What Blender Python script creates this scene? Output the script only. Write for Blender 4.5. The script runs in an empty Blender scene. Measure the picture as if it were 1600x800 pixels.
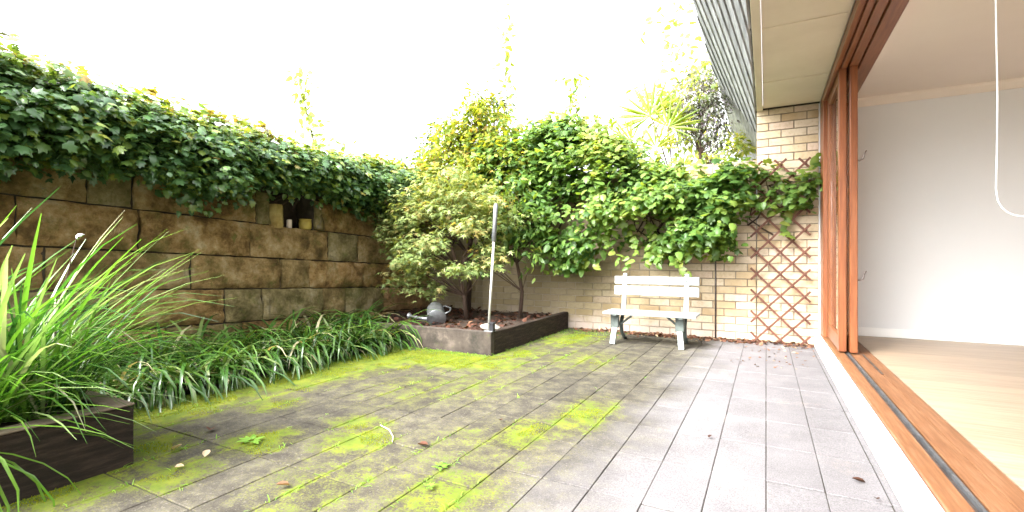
import bpy, bmesh, math, random
import numpy as np
from mathutils import Vector, Matrix, noise

random.seed(7)
rng = np.random.default_rng(11)
scn = bpy.context.scene
COL = scn.collection
R = math.radians

# ------------------------------------------------------------------ camera
TH = R(27.9)
cam_d = bpy.data.cameras.new('camera')
cam = bpy.data.objects.new('camera', cam_d)
COL.objects.link(cam)
cam.location = (0, 0, 0.93)
cam.rotation_euler = (R(90), 0, TH)
cam_d.sensor_width = 36
cam_d.lens = 36 * 750 / 1600
cam_d.shift_y = 3 / 1600
cam_d.clip_start = 0.02
cam_d.clip_end = 1000
scn.camera = cam

# ------------------------------------------------------------------ light
SUN_EL, SUN_AZ = R(46), R(-159)          # azimuth from +Y towards +X
w = bpy.data.worlds.new('World')
scn.world = w
w.use_nodes = True
nt = w.node_tree
sky = nt.nodes.new('ShaderNodeTexSky')
sky.sky_type = 'NISHITA'
sky.sun_disc = False
sky.sun_elevation = SUN_EL
sky.sun_rotation = SUN_AZ
sky.air_density = 1.0
sky.dust_density = 6.0
hs = nt.nodes.new('ShaderNodeHueSaturation')
hs.inputs['Saturation'].default_value = 0.12     # bright overcast: nearly white
bg = nt.nodes['Background']
bg.inputs['Strength'].default_value = 0.15
nt.links.new(sky.outputs[0], hs.inputs['Color'])
nt.links.new(hs.outputs[0], bg.inputs['Color'])
sun_d = bpy.data.lights.new('sun', 'SUN')
sun_d.energy = 0.7
sun_d.angle = R(22)
sun_d.color = (1.0, 0.95, 0.87)
sun = bpy.data.objects.new('sun', sun_d)
COL.objects.link(sun)
sdir = Vector((math.sin(SUN_AZ) * math.cos(SUN_EL), math.cos(SUN_AZ) * math.cos(SUN_EL), math.sin(SUN_EL)))
sun.rotation_euler = sdir.to_track_quat('Z', 'Y').to_euler()
sun.location = sdir * 30
scn.view_settings.view_transform = 'Standard'
scn.view_settings.look = 'None'
scn.view_settings.exposure = 3.22
scn.view_settings.gamma = 1.0
scn.cycles.max_bounces = 10
scn.cycles.transparent_max_bounces = 12
scn.cycles.diffuse_bounces = 6

# ------------------------------------------------------------------ materials
class NT:
    def __init__(s, name):
        s.m = bpy.data.materials.new(name)
        s.m.use_nodes = True
        s.t = s.m.node_tree
        s.b = s.t.nodes['Principled BSDF']
        s.out = s.t.nodes['Material Output']
        s.pos = None
    def n(s, kind, **kw):
        nd = s.t.nodes.new('ShaderNode' + kind)
        for k, v in kw.items():
            setattr(nd, k, v)
        return nd
    def l(s, a, b):
        s.t.links.new(a, b)
    def P(s):
        if s.pos is None:
            s.pos = s.n('NewGeometry').outputs['Position']
        return s.pos
    def noise(s, scale, detail=4, rough=0.6, stretch=None, dist=0.0):
        v = s.P()
        if stretch:
            mp = s.n('Mapping')
            mp.inputs['Scale'].default_value = stretch
            s.l(v, mp.inputs[0])
            v = mp.outputs[0]
        nd = s.n('TexNoise')
        nd.inputs['Scale'].default_value = scale
        nd.inputs['Detail'].default_value = detail
        nd.inputs['Roughness'].default_value = rough
        nd.inputs['Distortion'].default_value = dist
        s.l(v, nd.inputs['Vector'])
        return nd.outputs['Fac']
    def ramp(s, fac, stops):
        r = s.n('ValToRGB')
        e = r.color_ramp.elements
        while len(e) < len(stops):
            e.new(0.5)
        for el, (p, c) in zip(e, stops):
            el.position = p
            el.color = (*c, 1)
        s.l(fac, r.inputs[0])
        return r.outputs[0]
    def math(s, op, a, b=None, clamp=False):
        nd = s.n('Math', operation=op, use_clamp=clamp)
        for i, v in enumerate((a, b)):
            if v is None:
                continue
            if isinstance(v, (int, float)):
                nd.inputs[i].default_value = v
            else:
                s.l(v, nd.inputs[i])
        return nd.outputs[0]
    def step(s, v, a, b, lo=0.0, hi=1.0):
        nd = s.n('MapRange', interpolation_type='SMOOTHSTEP')
        s.l(v, nd.inputs['Value'])
        nd.inputs['From Min'].default_value = a
        nd.inputs['From Max'].default_value = b
        nd.inputs['To Min'].default_value = lo
        nd.inputs['To Max'].default_value = hi
        return nd.outputs[0]
    def mix(s, f, a, b, mode='MIX'):
        nd = s.n('MixRGB', blend_type=mode)
        for i, v in zip(('Fac', 'Color1', 'Color2'), (f, a, b)):
            if isinstance(v, (int, float)):
                nd.inputs[i].default_value = v
            elif isinstance(v, tuple):
                nd.inputs[i].default_value = (*v, 1)
            else:
                s.l(v, nd.inputs[i])
        return nd.outputs[0]
    def attr(s, name='tint'):
        return s.n('Attribute', attribute_name=name).outputs['Fac']
    def bump(s, h, strength=0.4, dist=0.01):
        b = s.n('Bump')
        b.inputs['Strength'].default_value = strength
        b.inputs['Distance'].default_value = dist
        s.l(h, b.inputs['Height'])
        s.l(b.outputs[0], s.b.inputs['Normal'])
    def base(s, c):
        if isinstance(c, tuple):
            s.b.inputs['Base Color'].default_value = (*c, 1)
        else:
            s.l(c, s.b.inputs['Base Color'])

def surf(name, stops, scale=5, rough=0.8, bump=0.3, bscale=60, bdist=0.006, tint=0.0, over=(), stretch=None, metal=0.0, detail=5, spec=0.3):
    q = NT(name)
    c = q.ramp(q.noise(scale, detail, 0.65, stretch), stops)
    for col, sc, a, b in over:
        c = q.mix(q.step(q.noise(sc, 5, 0.7), a, b), c, col)
    if tint:
        t = q.math('ADD', q.math('MULTIPLY', q.math('SUBTRACT', q.attr(), 0.5), tint), 1.0)
        cc = q.n('CombineXYZ')
        for i in range(3):
            q.l(t, cc.inputs[i])
        c = q.mix(1.0, c, cc.outputs[0], 'MULTIPLY')
    q.base(c)
    q.b.inputs['Roughness'].default_value = rough
    q.b.inputs['Metallic'].default_value = metal
    q.b.inputs['Specular IOR Level'].default_value = spec
    if bump:
        q.bump(q.noise(bscale, 6, 0.7, stretch), bump, bdist)
    return q.m

def leaf_mat(name, stops, trans=0.4, rough=0.42, spec=0.5, yellow=1.25):
    q = NT(name)
    c = q.ramp(q.attr(), stops)
    c = q.mix(q.step(q.noise(25, 3), 0.35, 0.75, 0.0, 0.35), c, q.mix(1.0, c, (0.55, 0.6, 0.5), 'MULTIPLY'))
    q.base(c)
    q.b.inputs['Roughness'].default_value = rough
    q.b.inputs['Specular IOR Level'].default_value = spec
    tr = q.n('BsdfTranslucent')
    q.l(q.mix(1.0, c, (1.5 * yellow, 1.55, 0.6), 'MULTIPLY'), tr.inputs['Color'])
    mx = q.n('MixShader')
    mx.inputs[0].default_value = trans
    q.l(q.b.outputs[0], mx.inputs[1])
    q.l(tr.outputs[0], mx.inputs[2])
    q.l(mx.outputs[0], q.out.inputs['Surface'])
    return q.m

M = {}
M['soil'] = surf('soil', [(0.3, (0.018, 0.012, 0.008)), (0.7, (0.06, 0.04, 0.028))], 12, 0.95, 0.8, 40, 0.02)
M['ground'] = surf('ground', [(0.3, (0.05, 0.06, 0.02)), (0.7, (0.09, 0.08, 0.05))], 2, 0.95, 0.5, 20, 0.02)
M['bedding'] = surf('bedding sand', [(0.3, (0.02, 0.018, 0.014)), (0.7, (0.055, 0.05, 0.035))], 10, 0.95, 0.5)
M['stone'] = surf('sandstone', [(0.26, (0.03, 0.02, 0.008)), (0.4, (0.12, 0.068, 0.024)), (0.54, (0.23, 0.135, 0.052)), (0.66, (0.32, 0.2, 0.09)), (0.8, (0.42, 0.3, 0.16))],
                  4.2, 0.92, 1.0, 34, 0.03, tint=1.0, detail=8,
                  over=[((0.055, 0.062, 0.014), 2.1, 0.5, 0.68), ((0.025, 0.019, 0.01), 9.0, 0.56, 0.75), ((0.09, 0.11, 0.025), 5.0, 0.6, 0.76)])
def stone_mat():
    q = NT('rough sandstone')
    n1 = q.noise(4.2, 8, 0.72)
    ochre = q.ramp(n1, [(0.34, (0.09, 0.055, 0.02)), (0.43, (0.2, 0.12, 0.042)), (0.51, (0.36, 0.225, 0.085)), (0.59, (0.48, 0.33, 0.15)), (0.68, (0.58, 0.46, 0.27))])
    grey = q.ramp(n1, [(0.34, (0.08, 0.064, 0.027)), (0.44, (0.18, 0.145, 0.06)), (0.54, (0.31, 0.25, 0.115)), (0.68, (0.46, 0.39, 0.24))])
    a = q.attr()
    c = q.mix(q.step(a, 0.35, 0.65), grey, ochre)
    c = q.mix(q.step(a, 0.75, 1.0, 0, 0.45), c, (0.34, 0.2, 0.12))
    c = q.mix(q.step(q.noise(2.4, 6, 0.75), 0.49, 0.66, 0, 0.65), c, (0.095, 0.105, 0.022))
    c = q.mix(q.step(q.noise(6.5, 6, 0.8), 0.56, 0.7, 0, 0.85), c, (0.15, 0.17, 0.04))
    c = q.mix(q.step(q.noise(11, 7, 0.8), 0.55, 0.72, 0, 0.5), c, (0.05, 0.036, 0.018))
    st = q.noise(7, 5, 0.7, (1, 1, .12))
    c = q.mix(q.step(st, 0.58, 0.74, 0, 0.5), c, (0.03, 0.025, 0.016))
    c = q.mix(q.step(q.noise(38, 5, 0.8), 0.6, 0.78, 0, 0.65), c, (0.46, 0.4, 0.27))
    c = q.mix(q.step(q.noise(85, 4, 0.85), 0.58, 0.76, 0, 0.75), c, (0.04, 0.028, 0.014))
    q.base(c)
    q.b.inputs['Roughness'].default_value = 0.93
    q.b.inputs['Specular IOR Level'].default_value = 0.15
    q.bump(q.math('ADD', q.noise(34, 8, 0.85), q.math('MULTIPLY', q.noise(11, 5, 0.75), 1.3)), 1.0, 0.05)
    return q.m
M['stone'] = stone_mat()
M['stone_joint'] = surf('wall joint earth', [(0.3, (0.02, 0.015, 0.009)), (0.7, (0.06, 0.046, 0.028))], 10, 0.95, 0.5)
M['mortar'] = surf('mortar', [(0.3, (0.17, 0.135, 0.095)), (0.7, (0.29, 0.245, 0.19))], 8, 0.95, 0.5, 90, 0.004)
def brick_mat():
    q = NT('cream brick')
    c = q.ramp(q.attr(), [(0.0, (0.38, 0.27, 0.155)), (0.25, (0.48, 0.37, 0.225)), (0.5, (0.53, 0.425, 0.285)), (0.75, (0.56, 0.47, 0.35)), (1.0, (0.55, 0.42, 0.33))])
    c = q.mix(q.step(q.noise(30, 5, 0.7), 0.4, 0.75, 0, 0.5), c, (0.33, 0.24, 0.14))
    c = q.mix(q.step(q.noise(2.3, 4, 0.6), 0.5, 0.72, 0, 0.35), c, (0.6, 0.52, 0.42))
    sp = q.n('SeparateXYZ')
    q.l(q.P(), sp.inputs[0])
    x, z = sp.outputs[0], sp.outputs[2]
    # algae and a dark olive-brown tone towards the left corner, rising splash stains along the base
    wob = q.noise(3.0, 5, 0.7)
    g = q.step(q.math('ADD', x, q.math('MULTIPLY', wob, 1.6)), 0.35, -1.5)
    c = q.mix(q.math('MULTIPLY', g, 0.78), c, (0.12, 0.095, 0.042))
    s1 = q.step(q.math('ADD', z, q.math('MULTIPLY', wob, -0.5)), 0.02, -0.2)
    s1 = q.math('MULTIPLY', s1, q.step(x, -0.2, -0.7))
    c = q.mix(q.math('MULTIPLY', s1, 0.55), c, (0.34, 0.29, 0.28))
    q.base(c)
    q.b.inputs['Roughness'].default_value = 0.88
    q.bump(q.noise(120, 5, 0.7), 0.4, 0.003)
    return q.m
M['brick'] = brick_mat()

# moss patches lie where the photograph has them (x, y, radius along, radius across, amount)
BLOBS = [(-3.25, 1.6, .4, 1.1, 1.1), (-3.25, 2.7, .5, 1.0, 1.15), (-3.2, 3.4, .7, .7, 1.15), (-2.65, 3.65, 1.0, .48, 1.2), (-3.1, 3.1, .34, .8, .9),
         (-2.0, 5.2, .42, .75, .85), (-2.15, 4.15, .35, .5, .8), (-1.85, 1.8, .24, .24, .95), (-2.0, 1.98, .25, .2, .75), (-.96, 2.72, .22, .45, .78), (-1.13, 2.28, .2, .35, .72),
         (-1.12, 1.55, .3, .3, .7), (-2.7, 1.25, .24, .24, .95), (-2.28, 1.55, .22, .24, .95), (-2.8, 2.0, .25, .22, .8), (-2.25, 1.13, .2, .22, .8),
         (-1.6, 1.4, .4, .4, .42), (-1.3, 1.95, .5, .5, .35), (-2.2, 2.7, .55, .6, .4), (-1.9, 3.0, .5, .7, .42), (-2.5, .9, .3, .4, .85), (-1.5, 4.2, .5, .6, .5)]
def moss_amount(x, y):
    v = 0.0
    for bx, by, rx, ry, a in BLOBS:
        d = math.hypot((x - bx) / rx, (y - by) / ry)
        if d < 1.4:
            t = 1 - d / 1.4
            v = max(v, a * t * t * (3 - 2 * t))
    return v
PW, PL = 0.2095, 0.419
def paver_mat():
    q = NT('concrete paver')
    sp = q.n('SeparateXYZ')
    q.l(q.P(), sp.inputs[0])
    x, y = sp.outputs[0], sp.outputs[1]
    n1 = q.noise(1.3, 5, 0.65)
    n2 = q.noise(9, 5, 0.7)
    grain = q.noise(170, 3, 0.8)
    lighter = q.ramp(q.noise(3.0, 5, 0.7), [(0.3, (0.128, 0.122, 0.128)), (0.7, (0.185, 0.176, 0.184))])
    darker = q.ramp(n2, [(0.28, (0.028, 0.024, 0.018)), (0.5, (0.062, 0.055, 0.043)), (0.72, (0.115, 0.106, 0.092))])
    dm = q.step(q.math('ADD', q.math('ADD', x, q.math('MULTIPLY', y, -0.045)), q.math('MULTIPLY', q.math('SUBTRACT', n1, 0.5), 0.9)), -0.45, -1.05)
    # a strip of the same dull tone under the bench and by the wall
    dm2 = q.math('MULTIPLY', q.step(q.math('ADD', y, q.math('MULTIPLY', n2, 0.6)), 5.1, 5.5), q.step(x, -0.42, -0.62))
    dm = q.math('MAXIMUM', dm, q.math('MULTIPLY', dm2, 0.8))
    c = q.mix(dm, lighter, darker)  # dull brown-grey towards the border, pale grey towards the house
    blot = q.step(q.noise(2.2, 6, 0.75), 0.56, 0.7, 0, 0.5)
    c = q.mix(q.math('MULTIPLY', blot, q.step(dm, 0.6, 0.2)), c, (0.25, 0.21, 0.19))
    c = q.mix(q.step(grain, 0.38, 0.7, 0, 0.8), c, q.mix(1.0, c, (0.42, 0.41, 0.4), 'MULTIPLY'))
    c = q.mix(q.step(q.noise(60, 4, 0.8), 0.55, 0.75, 0, 0.45), c, (0.3, 0.28, 0.26))
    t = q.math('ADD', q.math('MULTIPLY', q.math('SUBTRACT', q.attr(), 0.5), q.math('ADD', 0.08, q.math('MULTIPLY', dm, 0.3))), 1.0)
    cc = q.n('CombineXYZ')
    for i in range(3):
        q.l(t, cc.inputs[i])
    c = q.mix(1.0, c, cc.outputs[0], 'MULTIPLY')
    acc = None
    for bx, by, rx, ry, a in BLOBS:
        s_ = q.n('VectorMath', operation='SUBTRACT')
        q.l(q.P(), s_.inputs[0])
        s_.inputs[1].default_value = (bx, by, 0)
        m_ = q.n('VectorMath', operation='MULTIPLY')
        q.l(s_.outputs[0], m_.inputs[0])
        m_.inputs[1].default_value = (1 / rx, 1 / ry, 0)
        ln = q.n('VectorMath', operation='LENGTH')
        q.l(m_.outputs[0], ln.inputs[0])
        v = q.step(ln.outputs['Value'], 0.0, 1.4, a, 0.0)
        acc = v if acc is None else q.math('MAXIMUM', acc, v)
    gr = q.noise(95, 4, 0.85)
    pat = q.noise(9.0, 9, 0.78)
    fr = q.math('FRACT', q.math('ADD', q.math('MULTIPLY', x, 1 / PW), 100.5))
    jd = q.math('MULTIPLY', q.math('ABSOLUTE', q.math('SUBTRACT', fr, 0.5)), PW)
    joint = q.step(jd, 0.03, 0.004, 0.0, 0.3)
    acc = q.math('ADD', acc, q.math('MULTIPLY', joint, q.step(acc, 0.05, 0.5)))
    f = q.math('ADD', acc, q.math('ADD', q.math('MULTIPLY', q.math('SUBTRACT', gr, 0.5), 3.0), q.math('MULTIPLY', q.math('SUBTRACT', pat, 0.5), 3.4)))
    algae = q.math('MULTIPLY', q.step(f, 0.1, 0.5), dm)
    c = q.mix(q.math('MULTIPLY', algae, 0.36), c, (0.12, 0.115, 0.016))
    moss = q.math('MULTIPLY', q.step(f, 0.5, 0.66), q.step(acc, 0.0, 0.25))
    mc = q.ramp(q.noise(7, 4, 0.7), [(0.3, (0.045, 0.075, 0.005)), (0.5, (0.095, 0.13, 0.007)), (0.7, (0.15, 0.16, 0.011))])
    c = q.mix(q.math('MULTIPLY', moss, 0.9), c, mc)
    q.base(c)
    q.b.inputs['Roughness'].default_value = 0.86
    q.b.inputs['Specular IOR Level'].default_value = 0.25
    h = q.math('ADD', grain, q.math('MULTIPLY', moss, 1.2))
    q.bump(h, 0.45, 0.004)
    return q.m
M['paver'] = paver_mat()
M['moss'] = leaf_mat('moss', [(0.0, (0.08, 0.12, 0.006)), (0.5, (0.17, 0.22, 0.01)), (1.0, (0.26, 0.28, 0.018))], 0.5, 0.8, 0.1)
M['concrete_dark'] = surf('weathered planter concrete', [(0.3, (0.02, 0.015, 0.012)), (0.55, (0.062, 0.05, 0.04)), (0.75, (0.15, 0.12, 0.1))], 4.5, 0.9, 0.5, 60, 0.006,
                          over=[((0.02, 0.018, 0.014), 2.5, 0.5, 0.68), ((0.06, 0.075, 0.015), 6, 0.6, 0.75)])
M['sleeper'] = surf('dark timber sleeper', [(0.3, (0.01, 0.006, 0.004)), (0.5, (0.022, 0.014, 0.009)), (0.7, (0.055, 0.036, 0.025))], 7, 0.8, 0.9, 30, 0.012, stretch=(1, 1, 7), detail=8,
                    over=[((0.05, 0.055, 0.015), 5, 0.62, 0.8)])
M['sleeper_top'] = surf('worn sleeper top', [(0.3, (0.1, 0.075, 0.055)), (0.7, (0.22, 0.17, 0.13))], 9, 0.85, 0.6, 50, 0.006)
M['white_paint'] = surf('white bench paint', [(0.3, (0.2, 0.22, 0.218)), (0.6, (0.265, 0.287, 0.284))], 8, 0.55, 0.2, 60, 0.002,
                        over=[((0.15, 0.15, 0.12), 11, 0.58, 0.72)])
M['iron'] = surf('painted iron', [(0.3, (0.035, 0.045, 0.04)), (0.7, (0.1, 0.12, 0.11))], 9, 0.5, 0.3, 60, 0.002)
M['bench_leg'] = surf('flaking pale paint', [(0.35, (0.22, 0.25, 0.245)), (0.65, (0.36, 0.39, 0.38))], 12, 0.55, 0.3, 60, 0.002)
M['lattice'] = surf('weathered red lattice timber', [(0.3, (0.075, 0.026, 0.017)), (0.7, (0.14, 0.058, 0.037))], 7, 0.7, 0.4, 60, 0.003)
M['cedar'] = surf('oiled cedar', [(0.3, (0.14, 0.04, 0.014)), (0.5, (0.2, 0.064, 0.022)), (0.7, (0.26, 0.092, 0.034))], 6, 0.34, 0.12, 50, 0.001, stretch=(9, 9, 0.6), spec=0.5)
M['cedar_y'] = surf('oiled cedar along', [(0.3, (0.14, 0.042, 0.015)), (0.5, (0.2, 0.067, 0.024)), (0.7, (0.27, 0.1, 0.038))], 6, 0.36, 0.12, 50, 0.001, stretch=(9, 0.6, 9), spec=0.5)
M['sill_wood'] = surf('worn sill timber', [(0.3, (0.15, 0.065, 0.028)), (0.5, (0.21, 0.095, 0.042)), (0.7, (0.28, 0.145, 0.075))], 6, 0.5, 0.25, 50, 0.002, stretch=(12, 0.7, 9))
M['white_sill'] = surf('white painted sill', [(0.3, (0.76, 0.76, 0.75)), (0.6, (0.83, 0.83, 0.82))], 5, 0.6, 0.2, 60, 0.002, over=[((0.5, 0.47, 0.43), 14, 0.68, 0.82)])
M['soffit'] = surf('cream soffit sheet', [(0.3, (0.6, 0.53, 0.42)), (0.7, (0.68, 0.61, 0.5))], 2, 0.8, 0.1, 40, 0.002, over=[((0.42, 0.34, 0.22), 3, 0.66, 0.85)])
M['dark_gap'] = surf('dark gap filler', [(0.3, (0.02, 0.017, 0.014)), (0.7, (0.05, 0.045, 0.04))], 8, 0.9, 0.2)
M['board'] = surf('weathered grey board', [(0.28, (0.16, 0.16, 0.172)), (0.5, (0.34, 0.345, 0.36)), (0.72, (0.5, 0.505, 0.52))], 5, 0.8, 0.5, 40, 0.004, stretch=(6, 0.5, 6), tint=0.5)
M['plaster'] = surf('white wall paint', [(0.3, (0.675, 0.685, 0.7)), (0.7, (0.695, 0.705, 0.72))], 3, 0.7, 0.05, 80, 0.001)
M['ceiling'] = surf('bounce-tinted ceiling', [(0.3, (0.75, 0.68, 0.61)), (0.7, (0.77, 0.7, 0.63))], 3, 0.8, 0.05, 80, 0.001)  # warm bounce off the timber floor is mixed into this colour
M['gloss_white'] = surf('white trim', [(0.3, (0.78, 0.78, 0.78)), (0.7, (0.82, 0.82, 0.82))], 3, 0.45, 0.0)
M['floor'] = surf('pale oak floorboard', [(0.3, (0.33, 0.235, 0.155)), (0.5, (0.4, 0.295, 0.2)), (0.7, (0.46, 0.355, 0.25))], 5, 0.38, 0.06, 50, 0.001, stretch=(0.6, 9, 9), tint=0.22, spec=0.45)
M['steel'] = surf('galvanised steel', [(0.3, (0.13, 0.14, 0.15)), (0.7, (0.27, 0.28, 0.29))], 14, 0.5, 0.1, 40, 0.001, metal=0.75)
M['pole'] = surf('weathered pale pole', [(0.3, (0.32, 0.31, 0.29)), (0.7, (0.48, 0.47, 0.45))], 10, 0.5, 0.2, 60, 0.001, metal=0.25)
M['steel_dark'] = surf('track metal', [(0.3, (0.09, 0.075, 0.07)), (0.7, (0.2, 0.17, 0.16))], 14, 0.4, 0.1, metal=0.7)
M['black'] = surf('black plastic', [(0.3, (0.012, 0.012, 0.014)), (0.7, (0.03, 0.03, 0.035))], 10, 0.4, 0.1)
M['rock'] = surf('pale rock', [(0.3, (0.2, 0.18, 0.15)), (0.7, (0.36, 0.34, 0.3))], 9, 0.9, 0.6, 30, 0.01)
M['bark'] = surf('bark', [(0.3, (0.022, 0.013, 0.009)), (0.7, (0.075, 0.047, 0.032))], 12, 0.9, 0.8, 40, 0.008, stretch=(1, 1, 0.35))
M['wax'] = surf('candle wax', [(0.3, (0.55, 0.45, 0.36)), (0.7, (0.66, 0.57, 0.47))], 9, 0.6, 0.1)
M['yellow_pot'] = surf('yellow glazed pot', [(0.3, (0.28, 0.2, 0.04)), (0.7, (0.46, 0.36, 0.08))], 14, 0.5, 0.2, over=[((0.12, 0.12, 0.03), 8, 0.55, 0.7)])
M['yellow_stone'] = surf('yellow sandstone post', [(0.3, (0.2, 0.13, 0.035)), (0.7, (0.38, 0.3, 0.11))], 9, 0.9, 0.6, 40, 0.01)
M['brown_glass'] = surf('dull brown bottle', [(0.3, (0.05, 0.035, 0.014)), (0.7, (0.12, 0.09, 0.03))], 9, 0.3, 0.1)
def glass_mat():
    q = NT('window glass')
    q.base((0.9, 0.95, 0.93))
    q.b.inputs['Transmission Weight'].default_value = 1.0
    q.b.inputs['Roughness'].default_value = 0.0
    q.b.inputs['IOR'].default_value = 1.45
    return q.m
M['glass'] = glass_mat()
M['flower'] = leaf_mat('pale violet petal', [(0.0, (0.5, 0.46, 0.62)), (1.0, (0.72, 0.7, 0.78))], 0.3, 0.6, 0.2, 0.8)

L_IVY = leaf_mat('ivy leaf', [(0.0, (0.03, 0.08, 0.03)), (0.45, (0.08, 0.165, 0.06)), (0.65, (0.14, 0.24, 0.055)), (0.84, (0.24, 0.29, 0.05)), (1.0, (0.36, 0.26, 0.09))], 0.32, 0.28, 0.75)
L_VINE = leaf_mat('vine leaf', [(0.0, (0.03, 0.085, 0.018)), (0.5, (0.1, 0.19, 0.038)), (0.85, (0.19, 0.275, 0.055)), (1.0, (0.29, 0.31, 0.08))], 0.48, 0.42, 0.45)
L_MAPLE = leaf_mat('maple leaf', [(0.0, (0.085, 0.14, 0.04)), (0.5, (0.175, 0.24, 0.08)), (0.8, (0.27, 0.32, 0.12)), (1.0, (0.36, 0.3, 0.12))], 0.4, 0.5, 0.35)
L_YELLOW = leaf_mat('yellow green leaf', [(0.0, (0.06, 0.12, 0.012)), (0.5, (0.14, 0.2, 0.02)), (0.85, (0.26, 0.27, 0.03)), (1.0, (0.33, 0.22, 0.06))], 0.5, 0.5, 0.35)
L_DARK = leaf_mat('dark shrub leaf', [(0.0, (0.03, 0.06, 0.03)), (0.6, (0.06, 0.1, 0.045)), (1.0, (0.12, 0.14, 0.06))], 0.3, 0.5, 0.4)
L_WASHED = leaf_mat('glare-washed shoot leaf', [(0.0, (0.14, 0.22, 0.07)), (0.6, (0.24, 0.32, 0.1)), (1.0, (0.36, 0.36, 0.12))], 0.6, 0.55, 0.3)  # leaf colour raised to carry the sky glare over plants behind
L_STRAP = leaf_mat('strap leaf', [(0.0, (0.022, 0.06, 0.014)), (0.5, (0.05, 0.125, 0.022)), (0.75, (0.095, 0.185, 0.036)), (0.9, (0.17, 0.22, 0.08)), (1.0, (0.36, 0.33, 0.2))], 0.25, 0.24, 0.8)
L_LIME = leaf_mat('lime strap leaf', yellow=.8, stops=[(0.0, (0.02, 0.065, 0.018)), (0.4, (0.075, 0.18, 0.026)), (0.7, (0.14, 0.265, 0.032)), (0.86, (0.22, 0.3, 0.12)), (0.94, (0.34, 0.37, 0.3)), (1.0, (0.38, 0.36, 0.26))], trans=0.3, rough=0.25, spec=0.8)
L_PALM = leaf_mat('palm leaf', [(0.0, (0.1, 0.18, 0.012)), (0.6, (0.2, 0.28, 0.02)), (1.0, (0.3, 0.33, 0.03))], 0.5, 0.4, 0.5)
L_GREY = leaf_mat('grey violet spray', [(0.0, (0.07, 0.085, 0.055)), (0.5, (0.13, 0.14, 0.1)), (0.75, (0.19, 0.16, 0.2)), (1.0, (0.3, 0.24, 0.33))], 0.3, 0.6, 0.3, 0.9)
L_DRY = leaf_mat('dry leaf', [(0.0, (0.045, 0.02, 0.014)), (0.4, (0.12, 0.05, 0.032)), (0.75, (0.24, 0.13, 0.08)), (1.0, (0.5, 0.38, 0.26))], 0.2, 0.7, 0.2, 0.9)
L_WEED = leaf_mat('weed leaf', [(0.0, (0.08, 0.2, 0.015)), (1.0, (0.2, 0.36, 0.05))], 0.4, 0.5, 0.3)

# ------------------------------------------------------------------ objects
def tag(o, label=None, cat=None, group=None, kind=None):
    for k, v in (('label', label), ('category', cat), ('group', group), ('kind', kind)):
        if v:
            o[k] = v
    return o
def empty(name, loc, label=None, cat=None, group=None, rz=0.0, kind=None):
    o = bpy.data.objects.new(name, None)
    o.empty_display_size = 0.1
    COL.objects.link(o)
    o.location = loc
    o.rotation_euler = (0, 0, rz)
    return tag(o, label, cat, group, kind)
def link(name, me, parent=None, loc=None):
    o = bpy.data.objects.new(name, me)
    COL.objects.link(o)
    if parent:
        o.parent = parent
    if loc is not None:
        o.location = loc
    return o
def set_tint(me, vals):
    a = me.attributes.new('tint', 'FLOAT', 'FACE')
    a.data.foreach_set('value', np.asarray(vals, dtype=np.float32))

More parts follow.
